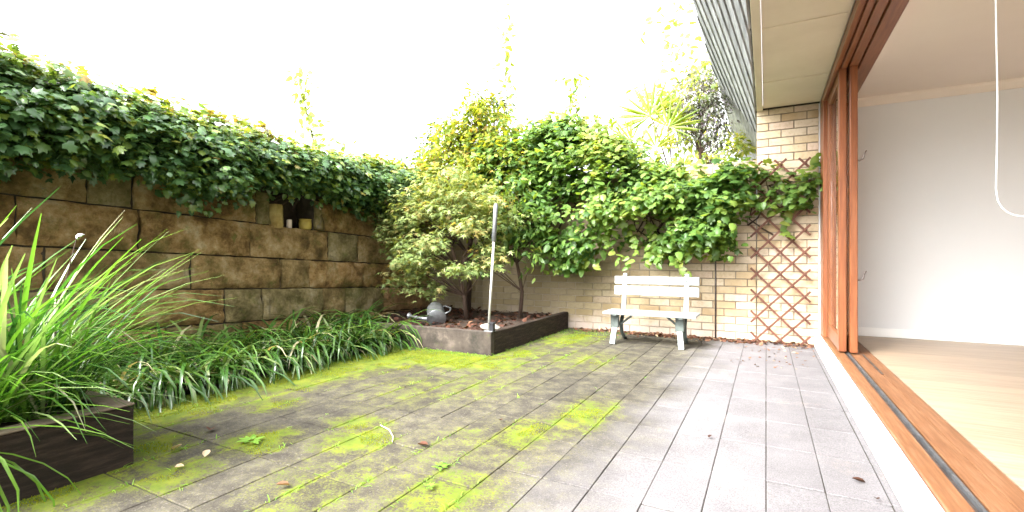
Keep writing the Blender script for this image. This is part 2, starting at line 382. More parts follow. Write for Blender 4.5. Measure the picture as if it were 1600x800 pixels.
class MB:
    """collects shapes, links them as ONE mesh object"""
    def __init__(s):
        s.v, s.f = [], []
    def add(s, v, f):
        k = len(s.v)
        s.v += [tuple(p) for p in v]
        s.f += [tuple(i + k for i in q) for q in f]
        return s
    def box(s, a, b, top=None):
        (x0, y0, z0), (x1, y1, z1) = a, b
        return s.add([(x0, y0, z0), (x1, y0, z0), (x1, y1, z0), (x0, y1, z0), (x0, y0, z1), (x1, y0, z1), (x1, y1, z1), (x0, y1, z1)],
                     [(3, 2, 1, 0), (4, 5, 6, 7), (0, 1, 5, 4), (1, 2, 6, 5), (2, 3, 7, 6), (3, 0, 4, 7)])
    def bar(s, p, q, wx, wz, up=(0, 0, 1)):
        p, q = Vector(p), Vector(q)
        d = (q - p).normalized()
        sd = d.cross(Vector(up))
        if sd.length < 1e-4:
            sd = Vector((1, 0, 0))
        sd.normalize()
        u = sd.cross(d)
        vs = []
        for c in (p, q):
            for i, j in ((-1, -1), (1, -1), (1, 1), (-1, 1)):
                vs.append(c + sd * (i * wx / 2) + u * (j * wz / 2))
        return s.add(vs, [(3, 2, 1, 0), (4, 5, 6, 7), (0, 1, 5, 4), (1, 2, 6, 5), (2, 3, 7, 6), (3, 0, 4, 7)])
    def tube(s, pts, rad, n=8, cap=True):
        pts = [Vector(p) for p in pts]
        if isinstance(rad, (int, float)):
            rad = [rad] * len(pts)
        vs, fs = [], []
        ref = None
        for i, p in enumerate(pts):
            d = (pts[min(i + 1, len(pts) - 1)] - pts[max(i - 1, 0)]).normalized()
            if ref is None:
                ref = Vector((0, 0, 1)) if abs(d.z) < 0.9 else Vector((1, 0, 0))
            a = (ref - d * ref.dot(d)).normalized()
            b = d.cross(a)
            ref = a
            for k in range(n):
                t = 2 * math.pi * k / n
                vs.append(p + (a * math.cos(t) + b * math.sin(t)) * rad[i])
        for i in range(len(pts) - 1):
            for k in range(n):
                fs.append((i * n + k, i * n + (k + 1) % n, (i + 1) * n + (k + 1) % n, (i + 1) * n + k))
        if cap:
            fs.append(tuple(range(n - 1, -1, -1)))
            fs.append(tuple((len(pts) - 1) * n + k for k in range(n)))
        return s.add(vs, fs)
    def mesh(s, name, mat, bevel=0.0, smooth=False, segs=1):
        me = bpy.data.meshes.new(name)
        me.from_pydata(s.v, [], s.f)
        if bevel:
            bm = bmesh.new()
            bm.from_mesh(me)
            bmesh.ops.bevel(bm, geom=list(bm.edges), offset=bevel, segments=segs, affect='EDGES', clamp_overlap=True)
            bm.to_mesh(me)
            bm.free()
        me.materials.append(mat)
        if smooth:
            me.polygons.foreach_set('use_smooth', [True] * len(me.polygons))
        me.update()
        return me
    def build(s, name, mat, parent=None, bevel=0.0, smooth=False, loc=None):
        return link(name, s.mesh(name, mat, bevel, smooth), parent, loc)

def fast_mesh(name, V, F, mat, tint=None, smooth=True):
    me = bpy.data.meshes.new(name)
    nf, k = F.shape
    me.vertices.add(len(V))
    me.vertices.foreach_set('co', np.ascontiguousarray(V, dtype=np.float32).ravel())
    me.loops.add(nf * k)
    me.loops.foreach_set('vertex_index', np.ascontiguousarray(F, dtype=np.int32).ravel())
    me.polygons.add(nf)
    me.polygons.foreach_set('loop_start', np.arange(0, nf * k, k, dtype=np.int32))
    me.update(calc_edges=True)
    me.polygons.foreach_set('use_smooth', np.full(nf, smooth))
    me.materials.append(mat)
    if tint is not None:
        set_tint(me, tint)
    return me

# ---- leaf shapes (unit length, tip along +y, upper side +z), triangles only
def fan(outline, centre, fold=0.15, droop=0.18):
    pts = [centre] + outline
    V = np.array([(x, y, -fold * abs(x) * (1.2 if i else 0) - droop * y * y + (0.05 if i == 0 else 0)) for i, (x, y) in enumerate(pts)])
    n = len(outline)
    F = np.array([(0, 1 + i, 1 + (i + 1) % n) for i in range(n)])
    return V, F
def mirror(half):
    return half + [(-x, y) for x, y in reversed(half) if abs(x) > 1e-6]
T_IVY = [fan([(0, 0)] + [(.26, -.1), (.5, .16), (.3, .36), (.4, .66), (.16, .66), (0, 1)] + [(-.16, .66), (-.4, .66), (-.3, .36), (-.5, .16), (-.26, -.1)], (0, .35), f, d) for f, d in ((.2, .15), (.1, .3), (.35, .1))]
T_IVY += [fan([(0, 0)] + [(.22, -.06), (.34, .12), (.24, .34), (.3, .5), (.14, .58), (0, 1)] + [(-.14, .58), (-.3, .5), (-.24, .34), (-.34, .12), (-.22, -.06)], (0, .32), .3, .3),
          fan([(0, 0)] + [(.3, .0), (.42, .3), (.3, .62), (.12, .8), (0, .95)] + [(-.12, .8), (-.3, .62), (-.42, .3), (-.3, .0)], (0, .4), .25, .35)]
T_VINE = [fan([(0, 0)] + [(.3, .06), (.34, .42), (.2, .76), (0, 1)] + [(-.2, .76), (-.34, .42), (-.3, .06)], (0, .42), f, d) for f, d in ((.2, .25), (.12, .4), (.3, .12))]
def maple_t(f, d):
    o = [(0, 0), (.5, -.05), (.12, .2), (.52, .5), (.1, .42), (0, 1), (-.1, .42), (-.52, .5), (-.12, .2), (-.5, -.05)]
    return fan(o, (0, .25), f, d)
T_MAPLE = [maple_t(.25, .25), maple_t(.1, .4)]
T_SMALL = [fan([(0, 0), (.22, .35), (.16, .7), (0, 1), (-.16, .7), (-.22, .35)], (0, .45), f, d) for f, d in ((.2, .2), (.1, .4))]
def blade(n=5, w_=0.03, arch=0.6, fold=0.35, twist=0.0, sharp=1.6):
    """strap leaf of unit length: rises along +z and arches over to +y"""
    V, F = [], []
    ang = R(78)
    p = np.array([0.0, 0.0])
    for i in range(n + 1):
        t = i / n
        wd = w_ * (0.75 + 0.5 * t) * (1 - t ** sharp) + 0.0012
        tw = twist * t
        cx, sx = math.cos(tw), math.sin(tw)
        for sgn in (-1, 0, 1):
            x = sgn * wd
            lift = abs(sgn) * wd * fold
            V.append((x * cx, p[0] - lift * math.sin(ang) + x * sx * 0.5, p[1] + lift * math.cos(ang) + x * sx * 0.5))
        ang -= arch * (0.5 + 1.3 * t) * math.pi / n * 0.8
        p = p + np.array([math.cos(ang), math.sin(ang)]) / n
    for i in range(n):
        a = i * 3
        for k in (0, 1):
            F.append((a + k, a + k + 1, a + k + 4))
            F.append((a + k, a + k + 4, a + k + 3))
    return np.array(V), np.array(F)

def unit(a):
    return a / np.maximum(np.linalg.norm(a, axis=1, keepdims=True), 1e-9)
def frames(P, N, T, S):
    z = unit(N)
    y = unit(T - (T * z).sum(1, keepdims=True) * z)
    x = np.cross(y, z)
    m = np.zeros((len(P), 4, 4))
    S = np.asarray(S).reshape(-1, 1)
    m[:, :3, 0], m[:, :3, 1], m[:, :3, 2], m[:, :3, 3], m[:, 3, 3] = x * S, y * S, z * S, P, 1
    return m
CAMP = np.array([0, 0, 0.93])
def scatter(parent, part, mass, temps, mats, tints, mat, n_obj=0, smooth=True, local=None):
    """the n_obj pieces that show largest become objects, the rest one mesh; mats are in the parent's space"""
    n = len(mats)
    which = rng.integers(0, len(temps), n)
    tints = np.clip(tints, 0, 1)
    off = np.array(parent.matrix_basis.translation) if parent else np.zeros(3)
    P = mats[:, :3, 3] + off
    size = np.linalg.norm(mats[:, :3, 1], axis=1) / np.linalg.norm(P - CAMP, axis=1)
    fwd = np.array([-math.sin(TH), math.cos(TH), 0])
    rt = np.array([math.cos(TH), math.sin(TH), 0])
    d = P - CAMP
    zc = d @ fwd
    inside = (zc > 0.1) & (np.abs(d @ rt) < zc * 1.06) & (np.abs(d[:, 2]) < zc * 0.53)
    key = np.where(inside, size, 0)
    if local is not None:
        key = key * local
    order = np.argsort(-key)
    solo = set(order[:n_obj].tolist()) if n_obj else set()
    cache = {}
    for i in order[:n_obj]:
        tq = int(round(tints[i] * 7))
        k = (int(which[i]), tq)
        if k not in cache:
            V, F = temps[k[0]]
            cache[k] = fast_mesh(part, V, F, mat, np.full(len(F), tq / 7), smooth)
        o = bpy.data.objects.new(part, cache[k])
        COL.objects.link(o)
        o.parent = parent
        o.matrix_basis = Matrix(mats[i].tolist())
    rest = np.array([i for i in range(n) if i not in solo], dtype=int)
    if len(rest):
        VV, FF, TT, base = [], [], [], 0
        for k, (V, F) in enumerate(temps):
            ix = rest[which[rest] == k]
            if not len(ix):
                continue
            m = mats[ix]
            v = np.einsum('nij,vj->nvi', m[:, :3, :3], V) + m[:, None, :3, 3]
            f = F[None] + (np.arange(len(ix)) * len(V))[:, None, None] + base
            VV.append(v.reshape(-1, 3))
            FF.append(f.reshape(-1, 3))
            TT.append(np.repeat(tints[ix], len(F)))
            base += len(ix) * len(V)
        o = link(mass, fast_mesh(mass, np.concatenate(VV), np.concatenate(FF), mat, np.concatenate(TT), smooth), parent)
        o['kind'] = 'stuff'
        return o

def clusters(C, N, per, rad, size, outw=0.7, up=0.55, rnd=0.5, tip=(0, 0, -0.7), tip_out=0.3, squash=1.0, sj=0.35):
    """leaves clustered round centres C whose outward directions are N"""
    n = len(C) * per
    P = np.repeat(C, per, 0) + rng.normal(0, 1, (n, 3)) * rad * np.array([1, 1, squash])
    O = np.repeat(N, per, 0)
    nn = O * outw + np.array([0, 0, up]) + rng.normal(0, rnd, (n, 3))
    tt = np.array(tip) + O * tip_out + rng.normal(0, 0.45, (n, 3))
    S = size * (1 + rng.uniform(-sj, sj, n))
    return frames(P, nn, tt, S)
def vnoise(P, sc, seed=0.0):
    return np.array([noise.noise(Vector((p[0] * sc + seed, p[1] * sc, p[2] * sc))) for p in P])

# ------------------------------------------------------------------ setting: ground, pavement, bed
tag(MB().add([(-150, -150, -.12), (150, -150, -.12), (150, 150, -.12), (-150, 150, -.12)], [(0, 1, 2, 3)]).build('ground', M['ground']), kind='structure')
pv = tag(MB().box((-3.5, -1.6, -.1), (.45, 6.0, -.0065)).build('pavement', M['bedding']), kind='structure')
def paver_mesh(tint):
    m = MB().box((-PW / 2 + .0016, -PL / 2 + .0042, -.05), (PW / 2 - .0016, PL / 2 - .0042, 0)).mesh('paver', M['paver'], 0.0022)
    set_tint(m, [tint] * len(m.polygons))
    return m
PVM = [paver_mesh(t) for t in (0.0, 0.2, 0.4, 0.6, 0.8, 1.0)]
x_ref, y_ref = 0.0, 2.27
stuffp = MB()
cells = []
for i in range(-17, 3):
    xc = x_ref + (i - 0.5) * PW
    stag = random.choice([0, 0, 0, .5]) if i < -3 else random.choice([0, .02, -.03])
    for j in range(-10, 11):
        yc = y_ref + (j + 0.5 + stag) * PL
        if xc + PW / 2 > .46 or yc - PL / 2 < -1.5 or yc + PL / 2 > 6.25:
            continue
        if xc < -2.35 and yc > 3.95:
            continue
        cells.append((xc, yc))
for j in range(-10, 11):
    cells.append((.4355, y_ref + (j + .5) * PL, 'cut'))
cutm = MB().box((-.0135, -PL / 2 + .003, -.05), (.0135, PL / 2 - .003, 0)).mesh('paver', M['paver'], .003)
set_tint(cutm, [.5] * len(cutm.polygons))
fw = Vector((-math.sin(TH), math.cos(TH)))
def seen(x, y, z=0.0, m=1.1):
    zc = -math.sin(TH) * x + math.cos(TH) * y
    xc = math.cos(TH) * x + math.sin(TH) * y
    return zc > 0.2 and abs(xc) < zc * m and abs(z - .93) < zc * .56 + .15
for xc, yc, *cut in cells:
    if cut:
        if .8 < yc < 5.9:
            link('paver', cutm, pv, (xc, yc, -.001))
        continue
    tilt = (random.gauss(0, .0025), random.gauss(0, .004), random.gauss(0, .003))
    dz = random.gauss(0, .0009) - .001
    if seen(xc, yc):
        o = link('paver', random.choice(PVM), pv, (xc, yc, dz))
        o.rotation_euler = tilt
    else:
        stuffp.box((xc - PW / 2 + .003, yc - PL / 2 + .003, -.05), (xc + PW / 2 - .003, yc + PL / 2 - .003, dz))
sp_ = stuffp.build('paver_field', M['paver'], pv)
sp_['kind'] = 'stuff'

def lumpy(name, x0, x1, y0, y1, nx, ny, h, mat, amp=.03, parent=None):
    V, F = [], []
    for j in range(ny + 1):
        for i in range(nx + 1):
            x, y = x0 + (x1 - x0) * i / nx, y0 + (y1 - y0) * j / ny
            V.append((x, y, h + amp * noise.noise(Vector((x * 4, y * 4, 1.3))) + amp * .5 * noise.noise(Vector((x * 13, y * 13, 4)))))
    for j in range(ny):
        for i in range(nx):
            a = j * (nx + 1) + i
            F.append((a, a + 1, a + nx + 2, a + nx + 1))
    return MB().add(V, F).build(name, mat, parent, smooth=True)
tag(lumpy('garden_bed', -4.65, -3.46, -1.5, 6.0, 20, 100, .02, M['soil'], .04), kind='structure')

# ------------------------------------------------------------------ sandstone retaining wall
XW = -4.6
sw = tag(MB().box((-5.3, -2.0, -.1), (XW - .035, 6.05, 1.98)).build('retaining_wall', M['stone_joint']),
         'tall mossy sandstone block retaining wall under the ivy on the far side of the grass border', 'stone wall')
def wall_y(px):
    a = TH + math.atan((800 - px) / 750)
    return -XW / math.tan(a)
SL = -0.046
def lz(z0, y):
    return z0 + SL * (y - 1.5)
def stone_block(y0, y1, zb, zt):
    """rock-faced block: a rounded, noisy front face on a box"""
    g = .007
    y0, y1 = y0 + g * random.uniform(.4, 1.6), y1 - g * random.uniform(.4, 1.6)
    nu = max(4, min(16, int((y1 - y0) / .045)))
    nv = 8
    dx = random.uniform(-.012, .02)
    sd = random.random() * 50
    V, F = [], []
    for j in range(nv + 1):
        for i in range(nu + 1):
            u, v = i / nu, j / nv
            y = y0 + (y1 - y0) * u
            z = (lz(zb, y) + g) * (1 - v) + (lz(zt, y) - g) * v
            e = min(u * (y1 - y0), (1 - u) * (y1 - y0), v * (zt - zb), (1 - v) * (zt - zb))
            out = dx + min(e, .022) / .022 * .02 - .02 + .026 * noise.noise(Vector((y * 6 + sd, z * 6, 0))) + .026 * noise.noise(Vector((y * 15 + sd, z * 15, 3)))
            yy = y + (.011 * noise.noise(Vector((z * 9, sd, 1))) if i in (0, nu) else 0)
            zz = z + (.011 * noise.noise(Vector((y * 9, sd, 2))) if j in (0, nv) else 0)
            V.append((XW + out, yy, zz))
    W = nu + 1
    for j in range(nv):
        for i in range(nu):
            a = j * W + i
            F.append((a, a + 1, a + W + 1, a + W))
    rim = [i for i in range(W)] + [j * W + nu for j in range(1, nv + 1)] + [nv * W + i for i in range(nu - 1, -1, -1)] + [j * W for j in range(nv - 1, 0, -1)]
    b0 = len(V)
    nr = len(rim)
    V += [V[r_] for r_ in rim]
    V += [(XW - .09, V[r_][1], V[r_][2]) for r_ in rim]
    for k in range(nr):
        k2 = (k + 1) % nr
        F.append((b0 + k2, b0 + k, b0 + nr + k, b0 + nr + k2))
    me = MB().add(V, F).mesh('stone_block', M['stone'], smooth=True)
    set_tint(me, [random.random()] * len(me.polygons))
    link('stone_block', me, sw)
NICHE = (wall_y(424), wall_y(492))
courses = [(1.36, 1.70, [137, 208, 300, 402, 'N', 505, 590]), (1.01, 1.36, [27, 218, 392, 515, 561]), (.69, 1.01, [72, 300, 440, 483, 569, 612]),
           (.36, .69, [0, 170, 353, 411, 505, 540, 600]), (.03, .36, [90, 260, 380, 470, 560, 620])]
for zb, zt, js in courses:
    ys = [-2.0, -1.4, -.75, 0.1, .62]
    marks = []
    for j in js:
        if j == 'N':
            ys += [NICHE[0], NICHE[1]]
            marks.append(len(ys) - 2)
        else:
            ys.append(wall_y(j))
    ys = [ys[i] for i in range(len(ys)) if i < 5 or ys[i] > .8]
    ys.append(5.99 if ys[-1] < 5.6 else ys[-1])
    for a, b in zip(ys, ys[1:]):
        if abs(a - NICHE[0]) < 1e-6 and zb > 1.3:
            continue                                       # the missing block: the niche
        if b - a > .1:
            stone_block(a, b, zb, zt)
# the niche is cut back into the wall: rebuild the core around it
sw.data.clear_geometry()
core = MB()
nz = lz(1.36, NICHE[0])
core.box((-5.3, -2.0, -.1), (XW - .035, 6.05, nz - .03))
core.box((-5.3, -2.0, nz - .03), (XW - .035, NICHE[0], 1.98))
core.box((-5.3, NICHE[1], nz - .03), (XW - .035, 6.05, 1.98))
core.box((-5.3, NICHE[0], nz - .03), (XW - .32, NICHE[1], 1.98))
sw.data.from_pydata(core.v, [], core.f)

# things standing in the niche
ny0, ny1 = NICHE
nzf = nz - .028
def lathe(name, prof, mat, parent, loc=(0, 0, 0), n=14, smooth=True):
    mb = MB()
    V, F = [], []
    for r_, z in prof:
        for k in range(n):
            t = 2 * math.pi * k / n
            V.append((r_ * math.cos(t), r_ * math.sin(t), z))
    for i in range(len(prof) - 1):
        for k in range(n):
            F.append((i * n + k, i * n + (k + 1) % n, (i + 1) * n + (k + 1) % n, (i + 1) * n + k))
    F.append(tuple(range(n - 1, -1, -1)))
    F.append(tuple((len(prof) - 1) * n + k for k in range(n)))
    return mb.add(V, F).build(name, mat, parent, smooth=smooth, loc=loc)
def ny(px, x=XW - .1):
    return -x / math.tan(TH + math.atan((800 - px) / 750))
o = MB()
V, F = [], []
for k, (z, s_) in enumerate([(0, 1), (.04, 1.03), (.13, .98), (.22, 1.0), (.255, .93)]):
    for a in range(8):
        t = a * math.pi / 4 + .39
        q_ = 1 + .06 * noise.noise(Vector((a * 1.7, z * 9, 3)))
        V.append((.085 * s_ * q_ * math.cos(t) * 1.05, .085 * s_ * q_ * math.sin(t) * 1.05, z))
for k in range(4):
    for a in range(8):
        F.append((k * 8 + a, k * 8 + (a + 1) % 8, k * 8 + 8 + (a + 1) % 8, k * 8 + 8 + a))
F += [tuple(range(7, -1, -1)), tuple(range(32, 40))]
o = o.add(V, F).build('stone_post', M['yellow_stone'], loc=(XW - .09, ny0 + .1, nzf))
tag(o, 'stubby upright yellow stone at the near end of the niche in the stone wall', 'stone')
cn = empty('candle', (XW - .1, ny(437), nzf), 'short squat pale pink candle in the wall niche beside the yellow stone', 'candle', 'candles in the wall niche')
lathe('wax', [(.03, 0), (.031, .045), (.026, .05), (.01, .048)], M['wax'], cn)
lathe('wick', [(.002, .046), (.0015, .062)], M['black'], cn, n=6)
cn = empty('candle', (XW - .09, ny(451), nzf), 'taller slim white candle in the middle of the wall niche', 'candle', 'candles in the wall niche')
lathe('wax', [(.028, 0), (.028, .1), (.023, .106), (.008, .102)], M['wax'], cn)
lathe('wick', [(.002, .1), (.0015, .12)], M['black'], cn, n=6)
jr = empty('pot', (XW - .1, ny(477), nzf), 'small yellow glazed pot in the wall niche next to the white candle', 'pot')
lathe('body', [(.05, 0), (.066, .02), (.07, .07), (.064, .115), (.058, .115), (.06, .07), (.05, .03)], M['yellow_pot'], jr)
lathe('rim', [(.06, .113), (.068, .118), (.068, .126), (.059, .126)], M['yellow_pot'], jr)
bt = empty('bottle', (XW - .02, ny(500, XW), nzf), 'tall brown bottle with a pale cap standing at the far end of the niche', 'bottle')
lathe('body', [(.062, 0), (.064, .03), (.06, .1), (.045, .16), (.026, .2), (.022, .24)], M['brown_glass'], bt)
lathe('cap', [(.026, .238), (.031, .243), (.031, .3), (.026, .305)], M['wax'], bt)

# ------------------------------------------------------------------ brick garden wall
YB = 6.0
BL, BH, BD, MJ = .23, .076, .02, .010
TINTS = [.05, .2, .35, .5, .6, .7, .8, .95]
def brick_mesh(L, tint):
    m = MB().box((0, -.008, 0), (L, .03, BH)).mesh('brick', M['brick'], .003)
    set_tint(m, [tint] * len(m.polygons))
    return m
BM_ = {}
def bricks(parent, x0, x1, z0, z1, show):
    rest, restt = MB(), []
    nrow = int((z1 - z0) / (BH + MJ))
    for r_ in range(nrow):
        z = z0 + r_ * (BH + MJ) + MJ
        x = x0 - (.12 if r_ % 2 else 0)
        while x < x1 - .03:
            a, b = max(x, x0), min(x + BL, x1)
            if b - a > .03:
                t = random.choice(TINTS)
                if show(a, b, z):
                    k = (round(b - a, 2), t)
                    if k not in BM_:
                        BM_[k] = brick_mesh(*k)
                    link('brick', BM_[k], parent, (a, YB + random.gauss(0, .0012), z))
                else:
                    n0 = len(rest.f)
                    rest.box((a, YB - .008, z), (b, YB + .03, z + BH))
                    restt += [t] * 6
            x += BL + MJ
    o = rest.build('brick_field', M['brick'], parent)
    set_tint(o.data, restt)
    o['kind'] = 'stuff'
gw = tag(MB().box((-5.3, YB, -.1), (-.097, YB + .22, 2.02)).build('garden_wall', M['mortar']),
         'cream brick garden wall behind the white bench, draped in vine', 'brick wall')
bricks(gw, -4.62, -.1, 0.0, 2.02, lambda a, b, z: (-3.3 < a < -2.25 and .15 < z < 1.2) or (-2.3 < a and z < 1.0) or a > -.32)
tag(MB().tube([(-.515, YB - .02, .01), (-.515, YB - .02, 1.3)], .009, 8).build('conduit', M['steel_dark'], smooth=True),
    'thin dark conduit running up the brick wall between bench and trellis', 'pipe')

# ------------------------------------------------------------------ house
hs_ = empty('house', (0.5, 6.0, 0), 'house side with brick end wall, pale eave, cedar sliding doors and white room', 'house')
def hp(mb, name, mat, parent=None, bevel=0.0, smooth=False):
    """world-space part of the house"""
    o = mb.build(name, mat, parent or hs_, bevel, smooth)
    if parent is None:
        o.location = (-.5, -6.0, 0)
    return o
hw = hp(MB().box((-.093, YB + .001, -.1), (.488, YB + .22, 2.62)), 'brick_wall', M['mortar'])
bricks(hw, -.09, .486, 0.0, 2.6, lambda a, b, z: True)
# eave
sf = hp(MB().box((-.03, -2.0, 2.575), (.5, 5.97, 2.60)), 'soffit', M['soffit'])
for yj in (-.9, .3, 1.5, 2.7, 3.9, 5.1):
    hp(MB().box((-.028, yj - .02, 2.568), (.485, yj + .02, 2.5745)), 'joint_strip', M['soffit'], sf)
hp(MB().box((-.092, -2.0, 2.555), (-.032, 5.985, 2.62)), 'edge_board', M['soffit'], sf, .004)
hp(MB().box((-.09, 5.974, 2.562), (.5, 5.998, 2.60)), 'gap_strip', M['dark_gap'], sf)
fa = hp(MB().add([(-.10, -2, 2.60), (-.57, -2, 3.271), (-.57, 6.55, 3.271), (-.10, 7.1, 2.60), (-.05, -2, 2.66), (-.53, -2, 3.33), (-.53, 6.55, 3.33), (-.05, 7.1, 2.66)],
                 [(0, 1, 2, 3), (7, 6, 5, 4), (1, 5, 6, 2), (0, 3, 7, 4), (2, 6, 7, 3), (1, 0, 4, 5)]), 'fascia', M['dark_gap'])
# raking boards: each runs forward and slightly down across the raked face, lapped over the next
E0, EU = Vector((-.10, 0, 2.572)), Vector((-.573, 0, .819))     # foot of the rake, unit vector up the rake
EN = Vector((-.819, 0, -.573))
HR = .82
skew = -.19                                                     # board drop along the rake per metre
def clip_poly(poly, f):
    out = []
    for i, p in enumerate(poly):
        q_ = poly[(i + 1) % len(poly)]
        a, b = f(p), f(q_)
        if a >= 0:
            out.append(p)
        if (a >= 0) != (b >= 0):
            t = a / (a - b)
            out.append((p[0] + (q_[0] - p[0]) * t, p[1] + (q_[1] - p[1]) * t))
    return out
def rake_boards(parent, ya, yb, yt, pitch=.125):
    k = 0
    for b in range(-3, 24):
        s0 = b * pitch
        poly = [(ya, s0), (yb, s0 + skew * (yb - ya)), (yb, s0 + pitch - .016 + skew * (yb - ya)), (ya, s0 + pitch - .016)]
        for f in (lambda p: p[1], lambda p: HR - p[1], lambda p: (yb - (yb - yt) * p[1] / HR) - p[0], lambda p: p[0] - ya):
            poly = clip_poly(poly, f)
            if len(poly) < 3:
                break
        if len(poly) < 3:
            continue
        V = []
        for off in (.014, .0):
            for y, s in poly:
                e = (s - (s0 + skew * (y - ya))) / pitch         # 0 lower edge .. 1 upper edge
                V.append(E0 + Vector((0, y, 0)) + EU * s + EN * (off * (1.15 - .75 * e) + (.004 if off else -.004)))
        n = len(poly)
        F = [tuple(range(n)), tuple(range(2 * n - 1, n - 1, -1))] + [(i, i + n, (i + 1) % n + n, (i + 1) % n) for i in range(n)]
        me = MB().add(V, F).mesh('board', M['board'])
        set_tint(me, [random.random()] * len(me.polygons))
        link('board', me, parent)
rake_boards(fa, -2.0, 7.08, 6.5)
fa2 = hp(MB().add([(-.10, 7.16, 2.60), (-.57, 6.62, 3.271), (-.57, 12, 3.271), (-.10, 12, 2.60), (-.05, 7.16, 2.66), (-.53, 6.62, 3.33), (-.53, 12, 3.33), (-.05, 12, 2.66)],
                  [(0, 1, 2, 3), (7, 6, 5, 4), (1, 5, 6, 2), (0, 3, 7, 4), (2, 6, 7, 3), (1, 0, 4, 5)]), 'fascia', M['board'])
set_tint(fa2.data, [.8] * len(fa2.data.polygons))
# upper storey above the eave
hp(MB().box((-.0, -2.0, 2.66), (5.2, 12.0, 3.6)), 'upper_wall', M['plaster'])
# door frame: sill, header, jamb
ZS, ZH = .14, 2.50
df = hp(MB().box((.503, 5.68, ZS + .002), (.765, 5.99, ZH)), 'door_frame', M['cedar'], None, .004)
hp(MB().box((.452, -2.0, -.06), (.502, 5.99, ZS - .012)), 'white_sill', M['white_sill'], df, .005)
hp(MB().box((.503, -2.0, 0), (.578, 5.99, ZS)), 'sill_strip', M['sill_wood'], df, .003)
hp(MB().box((.580, -2.0, 0), (.592, 5.99, ZS - .008)), 'track', M['steel_dark'], df)
hp(MB().box((.594, -2.0, 0), (.604, 5.99, ZS + .006)), 'track', M['steel'], df)
hp(MB().box((.606, -2.0, 0), (.618, 5.99, ZS - .008)), 'track', M['steel_dark'], df)
hp(MB().box((.620, -2.0, 0), (.700, 5.99, ZS)), 'sill_strip', M['sill_wood'], df, .003)
hp(MB().box((.702, -2.0, 0), (.772, 5.99, ZS - .002)), 'sill_strip', M['sill_wood'], df, .003)
hp(MB().box((.690, 4.05, ZS + .0005), (.703, 4.8, ZS + .004)), 'track', M['steel_dark'], df)
for xa, xb, za in ((.503, .532, ZH - .01), (.532, .552, ZH + .022), (.552, .59, ZH), (.59, .604, ZH + .025), (.604, .662, ZH), (.662, .676, ZH + .022), (.676, .772, ZH - .004)):
    hp(MB().box((xa + .0006, -2.0, za), (xb - .0006, 5.99, 2.574)), 'header_strip', M['cedar_y'], df, .0025)
def sliding_door(x0, x1, y0, y1, lab):
    d = hp(MB().box((x0, y0, ZS + .012), (x1, y0 + .085, ZH + .012)), 'door_panel', M['cedar'], None, .004)
    d['label'] = lab
    hp(MB().box((x0 + .002, y1 - .13, ZS + .012), (x1 - .002, y1, ZH + .012)), 'stile', M['cedar'], d, .004)
    hp(MB().box((x0 + .003, y0 + .086, ZS + .012), (x1 - .003, y1 - .131, ZS + .14)), 'rail', M['cedar_y'], d, .004)
    hp(MB().box((x0 + .003, y0 + .086, ZH - .09), (x1 - .003, y1 - .131, ZH + .012)), 'rail', M['cedar_y'], d, .004)
    xm = (x0 + x1) / 2
    hp(MB().box((xm - .003, y0 + .086, ZS + .141), (xm + .003, y1 - .131, ZH - .091)), 'glass', M['glass'], d)
    return d
d1 = sliding_door(.534, .588, 4.80, 5.675, 'outer glazed cedar sliding door')
d2 = sliding_door(.606, .660, 4.77, 5.672, 'inner glazed cedar sliding door')
for z in (1.76, .78):
    hp(MB().tube([(.66, 4.80, z - .03), (.675, 4.80, z - .034), (.70, 4.80, z - .02), (.708, 4.795, z + .02), (.72, 4.79, z + .045)], [.006, .006, .006, .005, .004], 8), 'hook', M['steel_dark'], d2, 0, True)
# room
rf = hp(MB().box((.774, -2.0, -.05), (5.2, 5.99, ZS - .018)), 'floor', M['dark_gap'])
fbm = {}
y = -2.0
while y < 5.98:
    x = .776
    brk = [.776, random.uniform(1.5, 3.6), 5.2]
    for a, b in zip(brk, brk[1:]):
        me = MB().box((a + .0006, y + .0006, ZS - .0175), (b - .0006, min(y + .132, 5.985), ZS - .004)).mesh('floorboard', M['floor'])
        set_tint(me, [random.random()] * 6)
        link('floorboard', me, rf)
    y += .1335
hp(MB().box((.774, -2.1, 2.545), (5.3, 6.1, 2.60)), 'ceiling', M['ceiling'])
iw = hp(MB().box((.49, 6.0, -.05), (5.3, 6.2, 2.544)), 'interior_wall', M['plaster'])
hp(MB().box((.766, 5.985, ZS - .003), (5.2, 5.9995, ZS + .085)), 'skirting', M['gloss_white'], iw, .003)
hp(MB().add([(.78, 5.9995, 2.47), (.78, 5.98, 2.472), (.78, 5.93, 2.52), (.78, 5.925, 2.5445), (.78, 5.9995, 2.5445), (5.2, 5.9995, 2.47), (5.2, 5.98, 2.472), (5.2, 5.93, 2.52), (5.2, 5.925, 2.5445), (5.2, 5.9995, 2.5445)],
            [(0, 1, 6, 5), (1, 2, 7, 6), (2, 3, 8, 7), (3, 4, 9, 8), (4, 0, 5, 9), (4, 3, 2, 1, 0), (5, 6, 7, 8, 9)]), 'cornice', M['ceiling'], iw)
hp(MB().box((.774, -2.0, 2.50), (.80, 5.92, 2.544)), 'cornice', M['ceiling'], iw)
w2 = hp(MB().box((5.2, -2.0, -.05), (5.4, 5.995, .4)).box((5.2, -2.0, 2.4), (5.4, 5.995, 2.544)).box((5.2, -2.0, .4), (5.4, -1.6, 2.4)).box((5.2, 2.6, .4), (5.4, 5.995, 2.4)), 'interior_wall', M['plaster'])  # unseen side wall; its window opening is added to brighten the room
